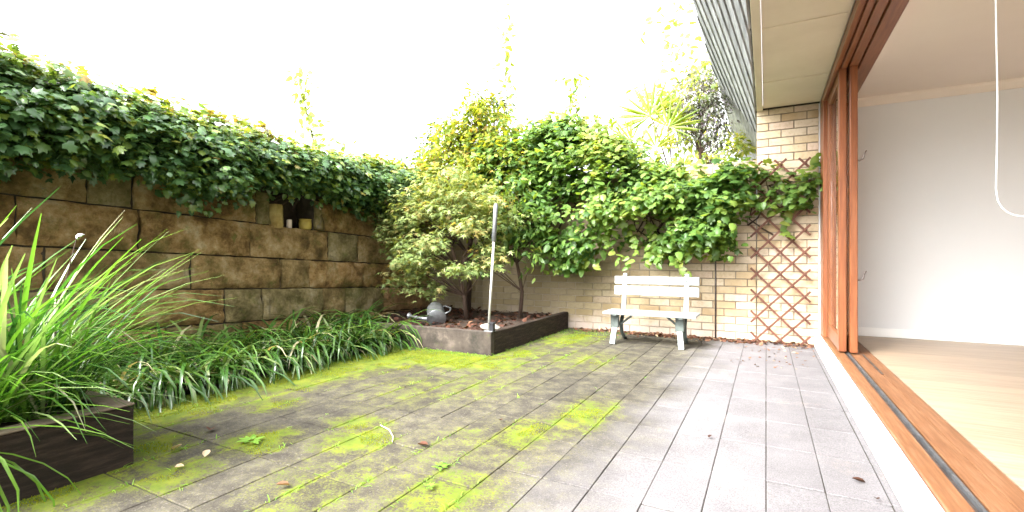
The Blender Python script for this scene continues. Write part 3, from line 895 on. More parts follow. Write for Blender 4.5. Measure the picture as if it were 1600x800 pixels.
hp(MB().box((.774, -2.2, -.05), (5.2, -2.0, .3)).box((.774, -2.2, 2.4), (5.2, -2.0, 2.544)).box((.774, -2.2, .3), (3.0, -2.0, 2.4)).box((4.8, -2.2, .3), (5.2, -2.0, 2.4)), 'interior_wall', M['plaster'])  # unseen wall behind the camera, opening invented to light the far wall

# blind cord loop
cp = []
bx, by = .85, 2.72
for z in (2.54, 2.2, 1.9, 1.6, 1.35, 1.22):
    cp.append((bx + .004 * math.sin(z * 5), by, z))
for k in range(1, 10):
    t = math.pi * k / 10
    cp.append((bx + .075 - .075 * math.cos(t), by - .02 * math.sin(t / 2), 1.2 - .1 * math.sin(t)))
for z in (1.22, 1.5, 1.9, 2.54):
    cp.append((bx + .15, by - .02, z))
tag(MB().tube(cp, .003, 6).build('blind_cord', M['gloss_white'], smooth=True), 'white looped blind cord hanging inside the open doorway', 'cord')

# ------------------------------------------------------------------ corner planter with its things
PX, PY, PH = -2.32, 3.95, .22
pl = empty('corner_planter', (PX, PY, 0), 'raised weathered concrete planter box in the corner under the maple', 'planter')
def pp(mb, name, mat, bevel=.006, par=pl, base=(PX, PY, 0)):
    o = mb.build(name, mat, par, bevel)
    o.location = (-base[0], -base[1], -base[2])
    return o
pp(MB().box((-4.55, PY, -.06), (PX, PY + .07, PH)), 'front_wall', M['concrete_dark'])
pp(MB().box((PX - .072, PY + .072, -.06), (PX - .002, 5.98, PH - .004)), 'side_wall', M['sleeper'])
so = lumpy('soil', -4.56, PX - .07, PY + .065, 5.985, 36, 34, PH - .055, M['soil'], .045, pl)
so.location = (-PX, -PY, 0)

# watering can lying in the planter
wc = empty('watering_can', (-3.38, 4.5, .285), 'battered grey watering can lying on its side in the corner planter', 'watering can')
ax_ = Vector((-.62, .72, .33)).normalized()                  # from base to mouth
sp_d = Vector((-.9, -.35, -.12))
sp_d = (sp_d - ax_ * sp_d.dot(ax_)).normalized()
rt_ = Matrix((sp_d.cross(ax_), sp_d, ax_)).transposed().to_4x4()
def wcp(o):
    o.matrix_basis = rt_
    return o
wcp(lathe('body', [(.108, -.13), (.11, -.128), (.11, -.12), (.104, -.115), (.1, .09), (.096, .12), (.07, .135), (.062, .135), (.06, .12)], M['steel'], wc, n=24))
wcp(MB().tube([(.0, .085, -.1), (.0, .17, -.03), (.0, .26, .06), (0, .29, .09)], [.024, .02, .015, .014], 10).build('spout', M['steel'], wc, smooth=True))
wcp(MB().tube([(0, .285, .085), (0, .305, .106), (0, .312, .113)], [.015, .036, .037], 12).build('rose', M['steel'], wc, smooth=True))
wcp(MB().tube([(0, -.09, -.06), (0, -.16, -.03), (0, -.18, .05), (0, -.13, .13), (0, -.04, .17), (0, .05, .15), (0, .075, .11)], .009, 8).build('handle', M['steel'], wc, smooth=True))

# leaning pole at the planter corner
po = empty('pole', (-2.375, 4.0, PH), 'thin pale metal pole with thicker grey top leaning at the planter corner', 'pole')
tp = Vector((.06, .04, 1.24))
MB().tube([(0, 0, 0), tp * .72], .012, 10).build('shaft', M['pole'], po, smooth=True)
MB().tube([tp * .70, tp * .705, tp * .99, tp], [.013, .022, .021, .008], 12).build('sleeve', M['steel'], po, smooth=True)
MB().box((.018, -.02, .0), (.062, .025, .075)).box((.012, -.026, .075), (.07, .03, .088)).build('clamp', M['black'], po, .003)
MB().box((-.035, -.03, -.002), (.06, .04, .008)).build('base_plate', M['steel'], po, .002)
rk = bpy.data.meshes.new('rock')
bm = bmesh.new()
bmesh.ops.create_icosphere(bm, subdivisions=2, radius=1)
for v in bm.verts:
    k = 1 + .25 * noise.noise(v.co * 1.3) + .1 * noise.noise(v.co * 3)
    v.co = Vector((v.co.x * .11 * k, v.co.y * .08 * k, v.co.z * .04 * k))
bm.to_mesh(rk)
bm.free()
rk.materials.append(M['rock'])
tag(link('rock', rk, None, (-2.47, 4.2, .225)), 'flat pale rock beside the foot of the pole in the corner planter', 'rock')

# ------------------------------------------------------------------ bench
bc = empty('garden_bench', (-1.09, 5.15, 0), 'small white slatted garden bench with dark iron braces against the brick wall', 'bench')
for yy, zz in ((-.05, .35), (.075, .352), (.2, .35)):
    MB().box((-.475, yy - .056, zz - .026), (.475, yy + .056, zz)).build('seat_slat', M['white_paint'], bc, .004)
for sx in (-.345, .33):
    for yy, zz in ((-.05, .35), (.075, .352), (.2, .35)):
        MB().tube([(sx, yy - .02, zz - .001), (sx, yy - .02, zz + .004)], .007, 8).build('bolt', M['iron'], bc)
    for zz, yo in ((.56, .299), (.677, .317)):
        MB().tube([(sx, yo + .002, zz), (sx, yo - .005, zz)], .008, 8).build('bolt', M['iron'], bc)
for z0, z1, yo in ((.508, .612, .312), (.632, .722, .33)):
    MB().box((-.46, yo - .012, z0), (.46, yo + .012, z1)).build('back_slat', M['white_paint'], bc, .005)
for sx in (-.345, .33):
    MB().bar((sx, .285, .325), (sx, .36, .755), .05, .03, (0, 1, 0)).build('back_post', M['white_paint'], bc, .004)
    MB().bar((sx - .02, -.01, .175), (sx - .035 * (1 if sx < 0 else -.1), -.055, .0), .055, .04, (0, 1, 0)).build('leg', M['bench_leg'], bc, .004)
    MB().bar((sx - .02, .0, .325), (sx - .02, -.008, .176), .085, .05, (0, 1, 0)).build('leg_bracket', M['iron'], bc, .004)
    MB().tube([(sx, .26, .32), (sx, .17, .2), (sx, .2, .1), (sx, .3, .03), (sx, .36, .01)], [.02, .022, .021, .02, .022], 8).build('rear_leg', M['iron'], bc, smooth=True)
    sg = 1 if sx < 0 else -1
    MB().bar((sx + sg * .02, .05, .2), (sx + sg * .17, .05, .322), .022, .022).build('brace', M['iron'], bc, .003)
    MB().bar((sx, -.1, .316), (sx, .27, .316), .04, .02).build('seat_bearer', M['iron'], bc, .003)

# ------------------------------------------------------------------ trellis
tr = empty('trellis', (.13, 5.915, 0), 'red timber diamond lattice trellis leaning on the brick wall by the door', 'trellis')
tw, th_ = .54, 1.98
step_ = .235
def lat(sgn, yo):
    for k in range(-3, 14):
        # lines z = z0 + sgn * 1.04 * x, clipped to the panel
        z0 = k * step_ + (.0 if sgn > 0 else .57) - (.235 * 3 if sgn > 0 else 0)
        x0, x1 = -tw / 2, tw / 2
        za, zb = z0, z0 + sgn * 1.04 * tw
        pts = []
        for t in np.linspace(0, 1, 60):
            zz = za + (zb - za) * t
            if .02 <= zz <= th_:
                pts.append((x0 + tw * t, zz))
        if len(pts) < 8:
            continue
        (xa, zA), (xb, zB) = pts[0], pts[-1]
        MB().bar((xa - .012, yo, zA - sgn * .014), (xb + .012, yo, zB + sgn * .014), .009, .022).build('slat', M['lattice'], tr, .0015)
lat(1, -.006)
lat(-1, .006)

# ------------------------------------------------------------------ climbing plants
def interp(x, tab):
    a = np.array(tab)
    return np.interp(x, a[:, 0], a[:, 1])
TOPL = [(-1, 2.35), (1.19, 2.33), (1.5, 2.31), (1.89, 2.24), (2.35, 2.19), (2.94, 2.17), (3.69, 2.12), (4.69, 2.2), (6.2, 2.2)]
BOTL = [(-1, 1.5), (1.19, 1.5), (1.5, 1.58), (1.65, 1.66), (1.89, 1.66), (2.11, 1.55), (2.51, 1.47), (2.94, 1.68), (3.69, 1.71), (4.25, 1.56), (5.19, 1.62), (6.2, 1.6)]
iv = empty('ivy', (-4.6, 3.0, 1.55), 'thick dark green ivy hedge spilling over the top of the sandstone wall', 'ivy')
def ivy_left(n, depth):
    Y = rng.uniform(.2, 6.1, n)
    t = rng.uniform(0, 1, n) ** .9
    top, bot = interp(Y, TOPL), interp(Y, BOTL)
    front = t < .74
    u = np.where(front, t / .74, (t - .74) / .26)
    bulge = .30 * np.sin(np.pi * np.clip(u * .8 + .12, 0, 1))
    P0 = np.stack([np.zeros(n), Y, u], 1)
    PN = np.stack([np.zeros(n), Y, u * 1.6], 1)
    nz_ = vnoise(PN, 2.6) * .2 + vnoise(PN, 6.5, 9) * .12
    X = np.where(front, -4.54 + bulge + nz_, -4.28 - u * .9) - depth
    Z = np.where(front, bot + (top - bot - .06) * u - .05 * nz_, top - .05 + nz_ * .9 - u * .03)
    N = np.where(front[:, None], np.stack([np.ones(n), -.15 * np.ones(n), u * .9 - .1], 1), np.array([.35, 0, 1.0]))
    return np.stack([X, Y, Z], 1), unit(N)
Ps, Ts = [], []
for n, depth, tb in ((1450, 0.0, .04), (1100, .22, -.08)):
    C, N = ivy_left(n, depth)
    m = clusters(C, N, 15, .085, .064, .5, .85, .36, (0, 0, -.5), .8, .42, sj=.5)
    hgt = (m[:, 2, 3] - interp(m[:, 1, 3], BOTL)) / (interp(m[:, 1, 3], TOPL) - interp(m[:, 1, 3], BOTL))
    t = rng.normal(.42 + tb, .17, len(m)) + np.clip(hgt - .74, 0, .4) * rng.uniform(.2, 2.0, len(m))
    Ps.append(m)
    Ts.append(t)
# hanging trails under the fringe
for k in range(46):
    y0 = rng.uniform(1.0, 5.4)
    L = rng.uniform(.08, .3)
    b = interp(y0, BOTL)
    for q_ in range(int(L / .025)):
        p = np.array([[-4.5 + rng.normal(0, .05), y0 + rng.normal(0, .05), b + .06 - q_ * .025]])
        Ps.append(frames(p, np.array([[1, -.2, .5]]) + rng.normal(0, .35, (1, 3)), np.array([[.2, 0, -1]]) + rng.normal(0, .4, (1, 3)), [rng.uniform(.05, .08)]))
        Ts.append(rng.normal(.5, .15, 1))
m = np.concatenate(Ps)
m[:, :3, 3] -= np.array([-4.6, 3.0, 1.55])
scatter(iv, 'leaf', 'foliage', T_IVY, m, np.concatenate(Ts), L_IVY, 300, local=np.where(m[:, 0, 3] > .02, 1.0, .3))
st = MB()
for k in range(60):
    y0 = rng.uniform(.4, 5.8)
    pts = [(-4.66 - rng.uniform(0, .3) + .6, y0 - 0, 0)]
    pts = [Vector((rng.uniform(-.3, .0), y0 - 3.0, rng.uniform(-.1, .1)))]
    for q_ in range(4):
        pts.append(pts[-1] + Vector((rng.uniform(-.1, .12), rng.uniform(-.25, .25), rng.uniform(.02, .2))))
    st.tube(pts, [.008, .007, .006, .005, .003], 5)
st.build('stems', M['bark'], iv)

TOPB = [(-4.9, 2.3), (-4.06, 2.3), (-3.42, 2.4), (-3.02, 2.5), (-2.55, 2.55), (-2.11, 2.55), (-1.62, 2.3), (-1.31, 1.97), (-.95, 1.84), (-.61, 1.8), (-.29, 1.88), (.02, 1.86), (.25, 1.78), (.5, 1.76)]
BOTB = [(-4.9, 1.4), (-3.3, 1.35), (-2.83, 1.1), (-2.28, .84), (-1.94, .8), (-1.46, .98), (-.95, .88), (-.61, .95), (-.35, 1.05), (-.29, 1.3), (-.1, 1.38), (.25, 1.45), (.42, 1.5), (.52, 1.74)]
vi = empty('climbing_vine', (-1.2, 6.0, 1.9), 'bright green climbing vine hanging down the brick wall over the bench and trellis', 'vine')
def vine_back(n, depth):
    X = rng.uniform(-3.5, .5, n)
    keep = rng.uniform(0, 1, n) < np.where(X > -.2, .11, np.where(X > -.45, .6, np.where(X < -2.9, .5, 1)))
    X = X[keep]
    n = len(X)
    t = rng.uniform(0, 1, n)
    top, bot = interp(X, TOPB), interp(X, BOTB)
    XN = np.stack([X, 0 * X, 0 * X], 1)
    top = top + (vnoise(XN, 2.3, 6) * .22 + vnoise(XN, 6, 2) * .12) * np.where(X < -.5, 1, .3)
    bot = bot + vnoise(XN, 4.5, 12) * .14
    front = t < .78
    u = np.where(front, t / .78, (t - .78) / .22)
    P0 = np.stack([X, np.zeros(n), u], 1)
    nz_ = vnoise(P0, 2.6, 4) * .34 + vnoise(P0, 6.0, 7) * .12
    thin = interp(X, [(-4.6, 1), (-.4, 1), (-.1, .35), (.5, .2)])
    bul = (.10 + .42 * np.sin(np.pi * np.clip(u * .75 + .15, 0, 1))) * thin
    Yv = np.where(front, 5.97 - bul - nz_ * thin, 5.66 + u * .7) + depth * thin
    Z = np.where(front, bot + (top - bot) * u, top - .02 + nz_ * .5)
    N = np.where(front[:, None], np.stack([np.zeros(n), -np.ones(n), u * .9], 1), np.array([0, -.3, 1.0]))
    return np.stack([X, np.minimum(Yv, np.where(front, 5.95, 9)), Z], 1), unit(N)
Ps, Ts = [], []
for n, depth, tb in ((800, 0.0, .08), (420, .22, -.1), (700, .4, -.1)):
    C, N = vine_back(n, depth)
    if depth > .3:
        C[:, 1] = np.maximum(C[:, 1], 6.0)
        sel = C[:, 2] > 1.95
        C, N = C[sel], N[sel]
    keep = (depth > .3) | (vnoise(C, 2.6, 31) > interp(C[:, 2], [(.8, .12), (1.3, -.14), (1.9, -.3), (2.6, -.5)]))
    C, N = C[keep], N[keep]
    m = clusters(C, N, 18, .105, .078, .5, .85, .36, (0, 0, -.65), .7, .42, sj=.5)
    hgt = (m[:, 2, 3] - 1.3) / 1.2
    Ps.append(m)
    Ts.append(rng.normal(.45 + tb, .18, len(m)) + np.repeat(vnoise(C, 1.4, 3), 18) * .4)
# loose sprays: shoots that lean out and hang with paired leaves
SPR = [(-1.6, .55, .5), (-1.45, .5, .6), (-1.0, .5, .5), (-.75, .42, .6), (-1.25, .45, .55), (-.5, .35, .5), (-2.1, .45, .5), (.05, .1, .4), (.27, .06, .75), (.38, .06, .3), (-.9, .5, .35), (.48, .05, .2), (-1.8, .5, .5), (-.15, .12, .3)]
for x0, out, L in SPR:
    t_, b_ = interp(x0, TOPB), interp(x0, BOTB)
    z0 = b_ + .45
    for q_ in range(int(L / .035)):
        s_ = q_ * .035
        p = np.array([[x0 + .12 * math.sin(s_ * 6 + x0 * 5) + rng.normal(0, .03), 5.93 - out * min(1, .5 + s_), z0 - s_ * 1.05]])
        Ps.append(frames(p, np.array([[0, -.7, .7]]) + rng.normal(0, .35, (1, 3)), np.array([[rng.choice([-.7, .7]), -.3, -.7]]) + rng.normal(0, .3, (1, 3)), [rng.uniform(.075, .12)]))
        Ts.append(rng.normal(.68, .14, 1))
# upright soft shoots along the crest
for k in range(110):
    x0 = rng.uniform(-3.4, -.3)
    z0 = interp(x0, TOPB)
    L = rng.uniform(.08, .42)
    for q_ in range(int(L / .022)):
        p = np.array([[x0 + rng.normal(0, .03), 5.8 + rng.normal(0, .06), z0 - .08 + q_ * .022]])
        Ps.append(frames(p, np.array([[0, -.5, .6]]) + rng.normal(0, .4, (1, 3)), np.array([[0, -.3, .2]]) + rng.normal(0, .6, (1, 3)), [rng.uniform(.05, .09)]))
        Ts.append(rng.normal(.8, .14, 1))
m = np.concatenate(Ps)
m[:, :3, 3] -= np.array([-1.2, 6.0, 1.9])
# one long leafy arm reaching over the door frame
scatter(vi, 'leaf', 'foliage', T_VINE + T_IVY[:2], m, np.concatenate(Ts), L_VINE, 300, local=np.where(m[:, 1, 3] < -.2, 1.0, .3))
st = MB()
for k in range(70):
    x0 = rng.uniform(-4.4, .4) + 1.2
    pts = [Vector((x0, -.05, rng.uniform(-.9, -.2)))]
    for q_ in range(5):
        pts.append(pts[-1] + Vector((rng.uniform(-.2, .2), rng.uniform(-.06, .0), rng.uniform(.05, .28))))
    pts = [Vector((min(p.x, 1.6), min(p.y, -.03), min(p.z, interp(p.x - 1.2, TOPB) - 1.95))) for p in pts]
    st.tube(pts, [.011, .009, .008, .006, .005, .003], 5)
st.build('stems', M['bark'], vi)

# ------------------------------------------------------------------ trees and shrubs
def plant(name, label, cat, base, trunk, blobs, temps, mat, size, per=9, rad=.07, tint=(.5, .18), leafN=(.3, .8, .45), tip=(0, 0, -.5), tip_out=.6, squash=.7, r0=.03, group=None, limb_every=3, inner=.35):
    """tapered trunk, limbs that reach to the leaf clusters, leaves in clusters through the crown ellipsoids"""
    t = empty(name, base, label, cat, group)
    tk = [Vector(p) for p in trunk]
    MB().tube(tk, [r0 * (1 - .55 * i / max(1, len(tk) - 1)) for i in range(len(tk))], 9).build('trunk', M['bark'], t, smooth=True)
    br = MB()
    Ps, Ts = [], []
    for c, r_, n in blobs:
        d = unit(rng.normal(0, 1, (n, 3)))
        k = (inner + (1 - inner) * rng.uniform(0, 1, n) ** .6)[:, None]
        C = np.array(c) + d * k * np.array(r_)
        C += rng.normal(0, .045, C.shape)
        m = clusters(C, d, per, rad, size, *leafN, tip, tip_out, squash)
        Ps.append(m)
        Ts.append(rng.normal(tint[0], tint[1], len(m)) + np.repeat(rng.normal(0, .12, n), per))
        for i in range(0, n, limb_every):
            e = Vector(C[i])
            zt = min(max(e.z - .6 * (Vector((e.x, e.y, 0)) - Vector((tk[-1].x, tk[-1].y, 0))).length, tk[0].z + .25 * (tk[-1].z - tk[0].z)), tk[-1].z)
            s_ = min(range(len(tk)), key=lambda q_: abs(tk[q_].z - zt))
            a = tk[s_]
            mid = (a + e) / 2 + Vector((rng.normal(0, .05), rng.normal(0, .05), .06))
            L = (e - a).length
            br.tube([a, mid, e], [min(.3 * r0, .006 + .004 * L), .004, .002], 5)
    br.build('branch', M['bark'], t)
    scatter(t, 'leaf', 'crown', temps, np.concatenate(Ps), np.concatenate(Ts), mat, 0)
    return t
# maple in the planter: flat drooping pads
mp_b = []
for (x, y_, z, rx, rz, n) in [(-.7, -.25, 1.12, .34, .1, 26), (-.35, -.35, 1.3, .38, .12, 30), (.1, -.2, 1.42, .42, .14, 34), (-.55, -.3, .92, .3, .1, 22), (-.2, -.4, .95, .32, .12, 24), (-.45, -.3, .68, .24, .12, 20),
                              (-.3, -.3, .45, .2, .12, 14), (.3, -.2, 1.1, .32, .14, 22), (.5, -.1, .8, .22, .16, 14), (.15, .1, 1.25, .5, .2, 30), (.62, -.1, 1.2, .25, .14, 16), (-.75, -.1, .8, .16, .06, 8), (-.2, -.3, 1.62, .3, .12, 20), (.35, -.25, 1.58, .28, .14, 18), (-.85, -.2, 1.28, .2, .06, 10), (-.55, -.3, 1.5, .22, .08, 12), (.05, -.3, 1.78, .2, .1, 10), (-.6, -.45, .5, .16, .08, 10), (-.15, -.5, .72, .22, .09, 14), (-.95, -.15, 1.05, .14, .05, 7), (.3, -.45, .62, .16, .08, 9), (-.75, -.35, 1.42, .16, .05, 7), (.6, -.3, 1.4, .16, .07, 8)]:
    mp_b.append(((x, y_, z), (rx, .3, rz), n))
plant('maple_tree', 'pale green feathery maple with drooping layered foliage in the corner planter', 'tree', (-3.35, 4.95, PH - .06),
      [(.1, 0, 0), (.08, -.02, .3), (.0, -.05, .65), (-.08, -.1, 1.0), (-.05, -.12, 1.25)], mp_b, T_MAPLE, L_MAPLE, .066, 16, .075, (.6, .2), (.25, 1.0, .35), (0, 0, -.35), .9, .45, .034, inner=.1, limb_every=7)
plant('young_shrub', 'slim bushy shrub with reddish bare stem beside the maple in the corner planter', 'shrub', (-2.72, 5.35, PH - .06),
      [(0, 0, 0), (.03, 0, .35), (-.03, -.02, .7), (0, -.05, 1.1)],
      [((0, -.1, 1.25), (.42, .3, .32), 46), ((-.25, -.2, .95), (.25, .25, .2), 20), ((.2, -.1, .85), (.2, .2, .18), 12), ((-.1, -.15, 1.6), (.3, .3, .25), 26), ((-.5, -.25, .62), (.14, .15, .14), 8)],
      T_SMALL, L_VINE, .085, 8, .07, (.42, .2), r0=.028)
plant('yellow_shrub', 'tall yellow green shrub crowning the corner where the two walls meet', 'shrub', (-3.75, 5.75, PH - .06),
      [(0, 0, 0), (.03, 0, .8), (0, .02, 1.5), (.08, 0, 2.1)],
      [((-.1, -.1, 2.0), (.7, .4, .5), 230), ((.55, -.1, 1.95), (.55, .4, .45), 170), ((-.7, -.2, 1.85), (.45, .35, .35), 110), ((.25, 0, 2.5), (.45, .3, .42), 130), ((-.3, 0, 2.5), (.35, .3, .3), 60), ((.1, 0, 2.95), (.22, .2, .25), 26), ((.9, 0, 1.6), (.4, .3, .4), 70), ((0, -.2, 1.4), (.6, .3, .3), 60)],
      T_SMALL, L_YELLOW, .085, 9, .075, (.55, .22), r0=.04)
plant('dark_sapling', 'dark green sapling poking above the ivy left of the yellow shrub', 'shrub', (-4.95, 6.45, 0),
      [(0, 0, 0), (.02, 0, 1.4), (0, 0, 2.5), (.02, 0, 2.9)],
      [((0, 0, 2.65), (.3, .25, .35), 34), ((.05, 0, 3.0), (.14, .12, .2), 12), ((-.25, .1, 2.45), (.2, .2, .2), 14)], T_SMALL, L_DARK, .085, 8, .06, (.5, .2), r0=.03)
plant('dark_sapling', 'dark feathery sapling tip behind the pole, highest over the yellow shrub', 'shrub', (-4.0, 6.9, 0),
      [(0, 0, 0), (.02, 0, 1.6), (0, 0, 2.9), (.02, 0, 3.4)],
      [((-.02, 0, 3.2), (.3, .25, .3), 26), ((-.3, 0, 3.3), (.08, .1, .26), 8), ((.05, 0, 3.5), (.1, .1, .22), 8)], T_SMALL, L_DARK, .085, 8, .06, (.5, .2), r0=.03)
plant('pale_shrub', 'upright pale green shrub with loose shoots rising behind the brick wall', 'shrub', (-2.35, 6.6, 0),
      [(0, 0, 0), (.02, 0, 1.4), (0, 0, 2.3), (-.05, 0, 2.9)],
      [((0, 0, 2.6), (.34, .3, .35), 34), ((-.12, 0, 3.0), (.12, .12, .28), 12), ((.3, 0, 2.7), (.2, .2, .25), 14), ((-.1, 0, 3.4), (.05, .05, .25), 5)], T_SMALL, L_VINE, .1, 7, .07, (.8, .16), r0=.03)
# thin leafy runners reaching up into the sky
def runner(base, pts, n, size, label, mat=L_WASHED, spread=.06):
    t = empty('vine_shoot', base, label, 'vine', 'thin shoots standing above the wall')
    pts = [Vector(p) for p in pts]
    MB().tube(pts, [.009 * (1 - .7 * i / (len(pts) - 1)) for i in range(len(pts))], 6).build('stem', M['bark'], t, smooth=True)
    P = []
    for k in range(n):
        s_ = (k + rng.uniform(0, .8)) / n * (len(pts) - 1.001)
        i = int(s_)
        P.append(list(pts[i].lerp(pts[i + 1], s_ - i)))
    P = np.array(P) + rng.normal(0, spread, (n, 3))
    m = frames(P, np.array([0, -.4, .6]) + rng.normal(0, .5, (n, 3)), np.array([0, 0, -.4]) + rng.normal(0, .6, (n, 3)), size * rng.uniform(.7, 1.3, n))
    scatter(t, 'leaf', 'foliage', T_VINE, m, rng.normal(.5, .2, n), mat, min(n, 40))
runner((-5.2, 4.3, 1.9), [(0, 0, 0), (.05, .03, .35), (-.05, -.02, .8), (-.13, -.07, 1.2), (-.15, -.1, 1.5)], 120, .085, 'tall thin shoot standing alone above the ivy hedge on the stone wall')
runner((-5.1, 4.55, 1.9), [(0, 0, 0), (.02, .06, .2), (.0, .0, .45), (-.12, -.1, .65)], 50, .085, 'short leaning shoot above the ivy at the foot of the tall lone shoot', L_WASHED, .09)
runner((-5.2, 3.9, 1.9), [(0, 0, 0), (.02, .0, .2), (.0, .05, .4), (-.05, .1, .5)], 34, .075, 'small wispy shoot on the ivy hedge nearer than the tall lone shoot', L_WASHED, .1)
runner((-3.55, 6.3, 2.1), [(0, 0, 0), (.05, 0, .6), (.12, 0, 1.2), (.1, 0, 1.8), (.14, 0, 2.6)], 150, .085, 'tallest thin shoot rising into the sky behind the pole', L_WASHED, .07)
runner((-1.9, 6.9, 2.1), [(0, 0, 0), (.25, .1, .5), (.6, .1, .9), (.95, .1, 1.05), (1.3, .1, 1.12)], 70, .085, 'arching leafy spray above the palm reaching to the roof edge', L_WASHED, .07)
runner((-1.35, 9.0, 2.0), [(0, 0, 0), (.1, 0, 1.2), (.0, 0, 2.2), (-.2, 0, 3.0), (-.1, 0, 3.6)], 150, .13, 'faint high spray of leaves at the very top beside the roof edge', L_WASHED, .22)
# fan palm behind the wall
pm = empty('palm', (-1.15, 7.0, 0), 'bright yellow green fan palm behind the brick wall below the roof edge', 'palm')
MB().tube([(0, 0, 0), (.02, 0, 1.0), (0, .02, 2.0)], [.07, .06, .05], 10).build('trunk', M['bark'], pm, smooth=True)
def frond(hub, ax, n, L, spread, lean):
    """a fan of narrow leaflets round the hub, on its own stalk"""
    MB().tube([(0, .02, 1.95), (hub[0] * .5, hub[1] * .5 - .02, (1.95 + hub[2]) / 2 + .05), hub], [.012, .01, .007], 6).build('stalk', M['bark'], pm, smooth=True)
    P, N, T, S = [], [], [], []
    for k in range(n):
        a = ax + spread * (k / (n - 1) - .5)
        P.append(hub)
        T.append((math.sin(a), -lean + .15 * math.sin(k * 1.7), math.cos(a)))
        N.append((0, -1, .2 + .5 * (k % 2) - .25))
        S.append(L * (1 - .35 * abs(k / (n - 1) - .5)) * rng.uniform(.92, 1.05))
    lf = fan([(0, 0), (.035, .3), (.03, .7), (0, 1), (-.03, .7), (-.035, .3)], (0, .45), .6, .1)
    scatter(pm, 'leaflet', 'leaflet_mass', [lf], frames(np.array(P), np.array(N), np.array(T), S), rng.normal(.55, .2, n), L_PALM, n)
frond((-.3, -.05, 2.95), R(-25), 22, .62, R(190), .1)
frond((-.05, -.1, 2.75), R(30), 18, .5, R(170), .3)
frond((-.55, -.15, 2.6), R(-70), 18, .5, R(160), .3)
frond((-.2, -.2, 2.45), R(-10), 16, .42, R(180), .5)
# grey violet flowering shrub hanging under the roof edge
plant('flowering_shrub', 'grey green shrub with hanging violet flower sprays next to the roof edge', 'shrub', (-.82, 7.2, 0),
      [(0, 0, 0), (.03, 0, 1.4), (.0, 0, 2.4), (.03, 0, 2.9)],
      [((.0, 0, 3.2), (.36, .3, .34), 110), ((.22, -.1, 2.85), (.2, .2, .28), 46), ((.2, -.1, 2.5), (.1, .1, .22), 16), ((-.1, 0, 2.75), (.25, .2, .25), 30)], T_SMALL, L_GREY, .055, 12, .06, (.5, .25), r0=.03, tip=(0, 0, -.9))
plant('bushy_tree', 'loose leafy tree behind the palm, faint against the sky', 'tree', (-1.0, 8.6, 0),
      [(0, 0, 0), (.03, 0, 1.4), (.0, 0, 2.4), (.03, 0, 2.9)],
      [((.1, 0, 4.0), (.45, .4, .25), 40), ((-.5, 0, 3.7), (.6, .4, .18), 28), ((-.2, 0, 3.2), (.5, .4, .4), 40), ((.5, 0, 2.6), (.5, .4, .5), 70), ((.0, 0, 2.2), (.7, .4, .45), 70)], T_SMALL, L_WASHED, .11, 8, .09, (.6, .2), r0=.05)

# ------------------------------------------------------------------ strap-leaf border along the stone wall
BLD = [blade(6, .019, a, .35, tw, 2.2) for a, tw in ((.8, .2), (1.0, -.3), (1.25, .4), (.6, -.2))]
def clump(name, base, n, L, tlt, mat, label, cat, group, n_obj, tint=(.45, .2), rad=.07, temps=BLD, bias=None, lowz=-.3, key=None):
    t = empty(name, base, label, cat, group)
    a = rng.uniform(0, 2 * math.pi, n)
    r_ = rng.uniform(0, 1, n) ** .5 * rad
    P = np.stack([r_ * np.cos(a), r_ * np.sin(a), np.zeros(n)], 1)
    lean = rng.uniform(0.05, tlt, n)
    az = a + rng.normal(0, .5, n)
    if bias is not None:
        az = np.where(rng.uniform(0, 1, n) < bias[1], rng.normal(bias[0], .8, n), az)
    # blade template: up = +z, arches to +y
    ydir = np.stack([np.cos(az), np.sin(az), np.zeros(n)], 1)
    zdir = np.stack([np.cos(az) * np.sin(lean), np.sin(az) * np.sin(lean), np.cos(lean)], 1)
    S = L * rng.uniform(.6, 1.15, n)
    m = frames(P, zdir, ydir, S)
    scatter(t, 'leaf', 'leaf_mass', temps, m, rng.normal(tint[0], tint[1], n), mat, n_obj, local=key)
    return t
where = ['nearest grass clump of the border, half behind the foreground box', 'second', 'third', 'fourth', 'fifth', 'sixth', 'seventh', 'eighth', 'ninth']
gi = 0
ORD = ['first', 'second', 'third', 'fourth', 'fifth', 'sixth', 'seventh', 'eighth', 'ninth', 'tenth', 'eleventh', 'twelfth', 'thirteenth', 'fourteenth']
y = 1.25
fr, bk = [], []
while y < 4.0:
    fr.append((-3.68 + random.uniform(-.06, .05), y))
    bk.append((-4.2 + random.uniform(-.08, .08), y + .15))
    y += .3
for k, (x, y) in enumerate(fr):
    clump('strap_plant', (x, y, .02), 90, .68, .85, L_STRAP, 'dark strap-leaf clump, %s along the front row from the foreground box' % ORD[k], 'grass plant', 'strap-leaf clumps bordering the stone wall', 30, (.52, .3), .1, bias=(R(-15), .45))
for k, (x, y) in enumerate(bk):
    clump('strap_plant', (x, y, .03), 85, .74, .65, L_STRAP, 'dark strap-leaf clump, %s along the back row from the foreground box' % ORD[k], 'grass plant', 'strap-leaf clumps bordering the stone wall', 22, (.5, .28), .11)

